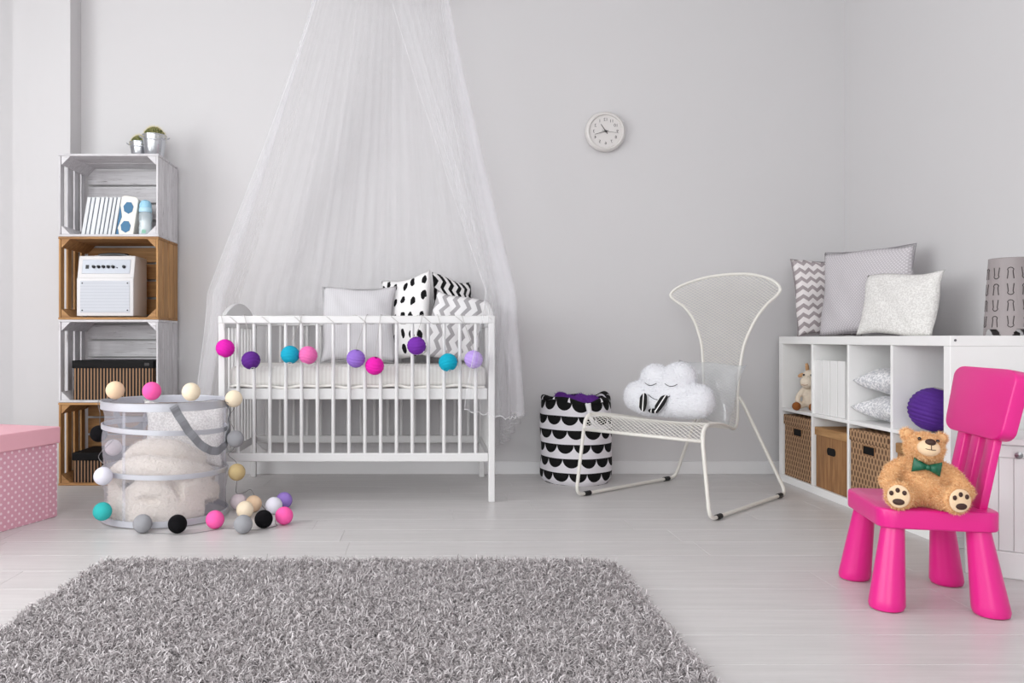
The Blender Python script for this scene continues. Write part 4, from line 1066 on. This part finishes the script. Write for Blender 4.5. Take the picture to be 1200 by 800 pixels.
# plush sheep
def sheep():
    a, b = kcell(0); t = thing('plush_sheep', 'cream plush sheep with tan ears and brown feet sitting in the shelf', 'plush toy', (KX0+.065, a+.138, ZM), R(-50))
    mc, mt, mb_ = plain('cream_fleece', (226, 212, 194), .95, bump=.8, bscale=120, bdist=.008, spec=.1), plain('tan_plush', (196, 152, 112), .95), plain('brown_plush', (142, 82, 32), .9)
    mb = MB(); mb.ell((0, .02, .075), (.05, .045, .07)); mb.ell((0, 0, .165), (.042, .04, .045)); mb.ell((0, -.035, .145), (.036, .036, .034)); 
    mb.tube([(-.03, -.01, .11), (-.05, -.03, .07), (-.045, -.05, .04)], .014, 8); mb.tube([(.03, -.01, .11), (.05, -.03, .07), (.045, -.05, .04)], .014, 8)
    mb.tube([(-.03, 0, .03), (-.04, -.05, .022)], .018, 8); mb.tube([(.03, 0, .03), (.04, -.05, .022)], .018, 8)
    me = remeshed(mb, .006, 4); me.polygons.foreach_set('use_smooth', [True]*len(me.polygons)); me.materials.append(mc); o = bpy.data.objects.new('body', me); COL.objects.link(o); o.parent = t
    for s in (-1, 1):
        obj('foot', MB().ell((s*.042, -.066, .022), (.020, .026, .022), 14, 8), mb_, t, smooth='all')
        obj('horn', MB().tube([(s*.018, .005, .2), (s*.02, .004, .225), (s*.022, .002, .24)], [.009, .009, .006], 8), mt, t, smooth='all')
        obj('ear', MB().ell((s*.05, .01, .178), (.022, .008, .011), 12, 8, Matrix.Rotation(s*R(20), 3, 'Y')), mt, t, smooth='all')
        obj('eye', MB().ell((s*.019, -.035, .182), .0055, 10, 6), M_BLK, t, smooth='all')
    obj('mouth', MB().tube([(.018*math.sin(q), -.0705+.006*math.sin(q)**2, .138-.006*math.cos(q)) for q in [k/4-1 for k in range(9)]], .0012, 5), mb_, t)
sheep()
# cushions on the shelf top
M_ZIGL = pattern('taupe_zigzag', (232, 226, 226), (166, 156, 158), f_zig(1/.05, 1/.05, .42, .45), .85, .1)
M_GDOT = pattern('grey_dotted', (188, 183, 187), (214, 210, 213), f_dots(1/.0165, 1/.0165, .2), .9, .2)
M_PALE = speckle('pale_fleck', (210, 207, 204), (232, 230, 227), 150, .40, .60)
cushion('cushion', 'taupe zigzag cushion on the shelf, behind the grey dotted cushion', .36, .42, .10, M_ZIGL, (2.145, 4.225, KH+.002), lean(9, 6), 'cushions on the shelf top', seed=41, piping=plain('taupe_piping', (150, 142, 144), .9))
def facing(p, q): return math.degrees(math.atan2(q[1]-p[1], q[0]-p[0]))
pa, pb = (2.03, 4.09), (2.20, 3.62)
cushion('cushion', 'large grey dotted cushion leaning on the wall above the shelf', .51, .425, .13, M_GDOT, ((pa[0]+pb[0])/2, (pa[1]+pb[1])/2, KH+.004), lean(4, facing(pa, pb), 1), 'cushions on the shelf top', seed=44, piping=plain('grey_cushion_piping', (140, 136, 140), .9), pinch=.06)
pa, pb = (2.01, 3.70), (2.135, 3.31)
cushion('cushion', 'small pale flecked cushion in front of the grey dotted cushion', .39, .285, .10, M_PALE, ((pa[0]+pb[0])/2-.012, (pa[1]+pb[1])/2, KH+.002), lean(11, facing(pa, pb), 2), 'cushions on the shelf top', seed=47, pinch=.05)
# table lamp with cut-out shapes
def lamp():
    t = thing('table_lamp', 'grey tapered table lamp with cut-out arch shapes on the shelf', 'lamp', (2.195, 2.985, KH), R(10))
    H, r0, r1 = .29, .084, .068; m = plain('lamp_shell', (150, 142, 142), .55); mk = plain('lamp_cutline', (62, 54, 54), .7)
    seg, rows = 120, 60; vs = []; fs = []
    for th in (0, .002):
        for j in range(rows+1):
            z = H*j/rows; r = r0+(r1-r0)*j/rows-th
            for k in range(seg): a_ = 2*PI*k/seg; vs.append((r*math.cos(a_), r*math.sin(a_), z))
    m_ = (rows+1)*seg; keep = {}
    for j in range(rows):
        for k in range(seg):
            q = ((k+.5)/seg*5) % 1; z = H*(j+.5)/rows
            cut = abs(q-.5) < .34 and z < .024*(1-(abs(q-.5)/.34)**4)
            keep[(j, k)] = not cut
            if cut: continue
            k2 = (k+1) % seg; p = (j*seg+k, j*seg+k2, (j+1)*seg+k2, (j+1)*seg+k)
            fs.append(p); fs.append(tuple(i+m_ for i in p[::-1]))
    fs += [(rows*seg+k, rows*seg+(k+1) % seg, m_+rows*seg+(k+1) % seg, m_+rows*seg+k) for k in range(seg)]
    obj('shell', MB().add(vs, fs), m, t, smooth='all')
    for row in range(4):
        for c in range(10):
            a0 = 2*PI*(c+.5*(0))/10+.15; z0 = .052+row*.06; up = 1 if (row+c) % 2 else -1; pts = []
            L = .021
            for k in range(15):
                q = k/14
                if q < .3: x, z = -.010+.003*(q/.3), -L+L*1.4*(q/.3)
                elif q > .7: x, z = .010-.003*((1-q)/.3), -L+L*1.4*((1-q)/.3)
                else: b_ = PI*(q-.3)/.4; x, z = -.0105*math.cos(b_), L*.4+.012*math.sin(b_)
                zz = z0+z*up; r = r0+(r1-r0)*zz/H+.0004; pts.append((r*math.cos(a0+x/r), r*math.sin(a0+x/r), zz))
            obj('cut_out', MB().tube(pts, .0016, 5), mk, t)
    obj('bulb_holder', MB().lathe([(.03, .0), (.03, .01), (.015, .02), (.015, .07), (0, .07)], 20), mk, t, smooth=True)
    obj('top_disc', MB().lathe([(0, H-.008), (r1-.003, H-.008), (r1-.003, H-.005), (0, H-.005)], 40), plain('lamp_diffuser', (222, 220, 218), .7), t)
lamp()

# ================================================================== low panelled chest by the shelf end
def chest():
    t = thing('panelled_chest', 'low white chest with beadboard front behind the pink chair', 'chest', (1.752, 2.575, 0), R(-33))
    W, D, H = .52, .285, .445
    obj('carcass', MB().bb((0, .012, .0), (W, D, H-.022)), M_WHITE, t, bevel=.003)
    obj('top', MB().bb((-.012, -.012, H-.0215), (W+.012, D+.005, H)), M_WHITE, t, bevel=.005, seg=3)
    obj('plinth', MB().bb((-.004, 0, 0), (W+.004, .0115, .085)), M_WHITE, t, bevel=.004)
    for x0, x1 in ((0, .045), (W-.045, W)): obj('stile', MB().bb((x0, 0, .0855), (x1, .0115, H-.022)), M_WHITE, t, bevel=.003)
    obj('top_rail', MB().bb((.0455, 0, H-.062), (W-.0455, .0115, H-.022)), M_WHITE, t, bevel=.003)
    n = 11; s = (W-.092)/n
    for i in range(n): obj('beadboard', MB().bb((.0462+i*s, .004, .086), (.0455+(i+1)*s-.0002, .0115, H-.0625)), M_WHITE, t, bevel=.0016)
    obj('knob', MB().lathe([(.004, 0), (.004, .008), (.011, .014), (.011, .02), (0, .023)], 16, (.135, 0, H-.05), Matrix.Rotation(R(90), 3, 'X')), plain('pewter', (150, 150, 152), .3, 1), t, smooth=True)
chest()

# ================================================================== pink children's chair
PCX, PCY = 1.455, 2.35; PV = math.atan2(.977, .21)-PI/2      # local x: to the chair back ; local y: across
def pinkchair():
    t = thing('childrens_chair', "bright pink plastic children's chair with cone legs", 'chair', (PCX, PCY, 0), PV)
    m = plain('pink_plastic', (218, 30, 132), .33, spec=.5)
    zs = .285; 
    obj('seat', MB().prism(rrect(.31, .335, .045), zs-.055, zs, 'z'), m, t, bevel=.010, seg=3, smooth=True)
    for sx in (-1, 1):
        for sy in (-1, 1):
            ax, ay = sx*.108, sy*.122; bx, by = sx*.132, sy*.144
            prof = [(0, 0), (.036, 0), (.043, .004), (.0465, .014), (.0455, .03), (.030, .225), (.030, .2295)]
            d = Vector((ax-bx, ay-by, .2295)); mb = MB(); mb.lathe(prof, 32)
            mb.v = [(x+bx+(ax-bx)*z/.2295, y+by+(ay-by)*z/.2295, z) for x, y, z in mb.v]
            l = obj('leg', mb, m, t, smooth=True)
    tilt = R(11); x0 = .122
    def bk(y, h): return (x0+h*math.tan(tilt), y, zs+h)
    for y in (-.09, 0, .09):
        mb = MB(); w_ = .048
        a = [(x0-.010, y-w_/2, zs-.004), (x0+.013, y-w_/2, zs-.004), (x0+.013, y+w_/2, zs-.004), (x0-.010, y+w_/2, zs-.004)]
        b = [(p[0]+.21*math.tan(tilt), p[1]*1.0, zs+.21) for p in a]
        mb.add(a+b, [(0, 3, 2, 1), (4, 5, 6, 7), (0, 1, 5, 4), (1, 2, 6, 5), (2, 3, 7, 6), (3, 0, 4, 7)]); obj('back_post', mb, m, t, bevel=.005, seg=2, smooth=True)
    poly = []
    for y, z in rrect(1, 1, .16, 6): poly.append((y*(.37+.03*(z)), z*.2))
    mb = MB().prism(poly, -.019, .019, 'x')
    obj('backrest', mb, m, t, bevel=.011, seg=3, smooth=True, loc=(x0+.29*math.tan(tilt), .012, zs+.29), rot=(0, tilt, 0))
pinkchair()

# ================================================================== teddy bear
def teddy():
    t = thing('teddy_bear', 'light brown teddy bear with green bow tie on the pink chair', 'teddy bear', (1.408, 2.262, .2855), R(-17))
    mF = plain('teddy_fur', (222, 176, 128), .95, var=.14, vscale=22, spec=.1, bump=.6, bscale=90, bdist=.006)
    m2, nt, b = newmat('teddy_fur_strands'); b.inputs['Roughness'].default_value = .9; b.inputs['Specular IOR Level'].default_value = .15
    g = nt.nodes.new('ShaderNodeNewGeometry'); nt.links.new(ramp(nt, g.outputs['Random Per Island'], [(0, lin((214, 160, 106))), (1, lin((246, 212, 168)))]), b.inputs['Base Color'])
    mb = MB(); roll = Matrix.Rotation(R(7), 3, 'Y') @ Matrix.Rotation(R(-20), 3, 'X'); hc = Vector((.004, -.016, .166))
    mb.ell((0, .008, .072), (.056, .05, .072)); mb.ell((0, -.008, .055), (.054, .048, .052))
    mb.ell(hc, (.050, .044, .044), M=roll); mb.ell(hc+roll @ Vector((-.002, -.03, -.012)), (.036, .028, .028)); mb.ell((0, 0, .125), (.036, .034, .03))
    for s in (-1, 1): mb.ell(hc+roll @ Vector((s*.043, .006, .036)), (.019, .011, .019), M=roll)
    def limb(pts, r0, r1): 
        P = smooth_path(pts, 6); n = len(P); mb.tube(P, [r0+(r1-r0)*k/(n-1) for k in range(n)], 12); mb.ell(P[-1], r1*1.08, 14, 10); mb.ell(P[0], r0, 14, 10)
    limb([(-.042, 0, .115), (-.074, -.016, .1), (-.092, -.04, .072)], .021, .021)
    limb([(.042, 0, .112), (.078, -.008, .088), (.100, -.03, .05)], .021, .021)
    limb([(-.034, -.02, .032), (-.062, -.052, .033), (-.072, -.07, .036)], .032, .028)
    limb([(.03, -.02, .032), (.048, -.06, .033), (.054, -.085, .036)], .032, .028)
    mb.ell((.047, -.003, .07), (.024, .028, .035)); mb.ell((-.042, -.003, .07), (.022, .028, .03))
    F = [(Vector((-.076, -.083, .040)), R(-14)), (Vector((.058, -.102, .040)), R(12))]
    for c, a in F: mb.ell(c, (.035, .018, .039), M=Matrix.Rotation(a, 3, 'Z'))
    me = remeshed(mb, .005, 5)
    for v in me.vertices: v.co.z = max(v.co.z, .0005)
    me.polygons.foreach_set('use_smooth', [True]*len(me.polygons)); me.materials.append(mF)
    o = bpy.data.objects.new('body', me); COL.objects.link(o); o.parent = t
    f = fur('fur', me, 30000, .0092, .0012, m2, t, 6, .25, .55)
    cream = plain('teddy_cream', (230, 200, 166), .95, bump=.5, bscale=150, spec=.1); br = plain('teddy_brown', (58, 30, 20), .6)
    for c, a in F:
        Mz = Matrix.Rotation(a, 3, 'Z')
        fp = obj('foot_pad', MB().ell(c+Mz @ Vector((0, -.0165, 0)), (.028, .0078, .032), 20, 10, Mz), cream, t, smooth='all')
        obj('sole_patch', MB().ell(c+Mz @ Vector((0, -.0236, -.014)), (.0145, .0035, .009), 16, 8, Mz), br, fp, smooth='all')
        for x_, z_ in ((-.017, .009), (-.002, .018), (.014, .012)): obj('toe_patch', MB().ell(c+Mz @ Vector((x_, -.0238, z_)), (.0055, .003, .0068), 12, 8, Mz), br, fp, smooth='all')
    mz = obj('muzzle', MB().ell(hc+roll @ Vector((-.003, -.050, -.012)), (.029, .021, .023), M=roll), cream, t, smooth='all')
    obj('nose', MB().ell(hc+roll @ Vector((-.004, -.068, .0005)), (.0135, .009, .0095), 16, 10, roll), br, t, smooth='all')
    for s in (-1, 1):
        obj('eye', MB().ell(hc+roll @ Vector((s*.0225-.002, -.0435, .0135)), .0048, 12, 8), plain('glass_eye', (40, 22, 16), .15), t, smooth='all')
        obj('inner_ear', MB().ell(hc+roll @ Vector((s*.043, -.006, .035)), (.011, .003, .011), 14, 8, roll), mF, t, smooth='all')
    mo = [hc+roll @ Vector((-.003+.021*q, -.0712+.013*q*q, -.0215+.007*q*q)) for q in [k/5-1 for k in range(11)]]
    obj('mouth', MB().tube(mo, .001, 5), br, t); obj('mouth', MB().tube([hc+roll @ Vector((-.0035, -.0735, -.006)), hc+roll @ Vector((-.003, -.0732, -.021))], .001, 5), br, t)
    gm = plain('green_satin', (10, 92, 66), .45, bump=.3, bscale=80); bt = Vector((.003, -.052, .117))
    rb = Matrix.Rotation(R(9), 3, 'Y')
    for s in (-1, 1):
        vs = []; n = 10
        for i in range(n+1):
            q = i/n; w_ = .008+.013*q; th = .0035+.007*math.sin(PI*min(1, q*1.05))
            for k in range(12):
                a = 2*PI*k/12; vs.append(bt+rb @ Vector((s*(.004+.031*q), -th*math.sin(a)+.006*q, w_*math.cos(a))))
        obj('bow_loop', MB().add(vs, [(i*12+k, i*12+(k+1) % 12, (i+1)*12+(k+1) % 12, (i+1)*12+k) for i in range(n) for k in range(12)]+[tuple(n*12+k for k in range(12))]), gm, t, smooth='all')
    obj('bow_knot', MB().ell(bt+Vector((0, -.003, 0)), (.007, .007, .0085), 14, 10), gm, t, smooth='all')
teddy()
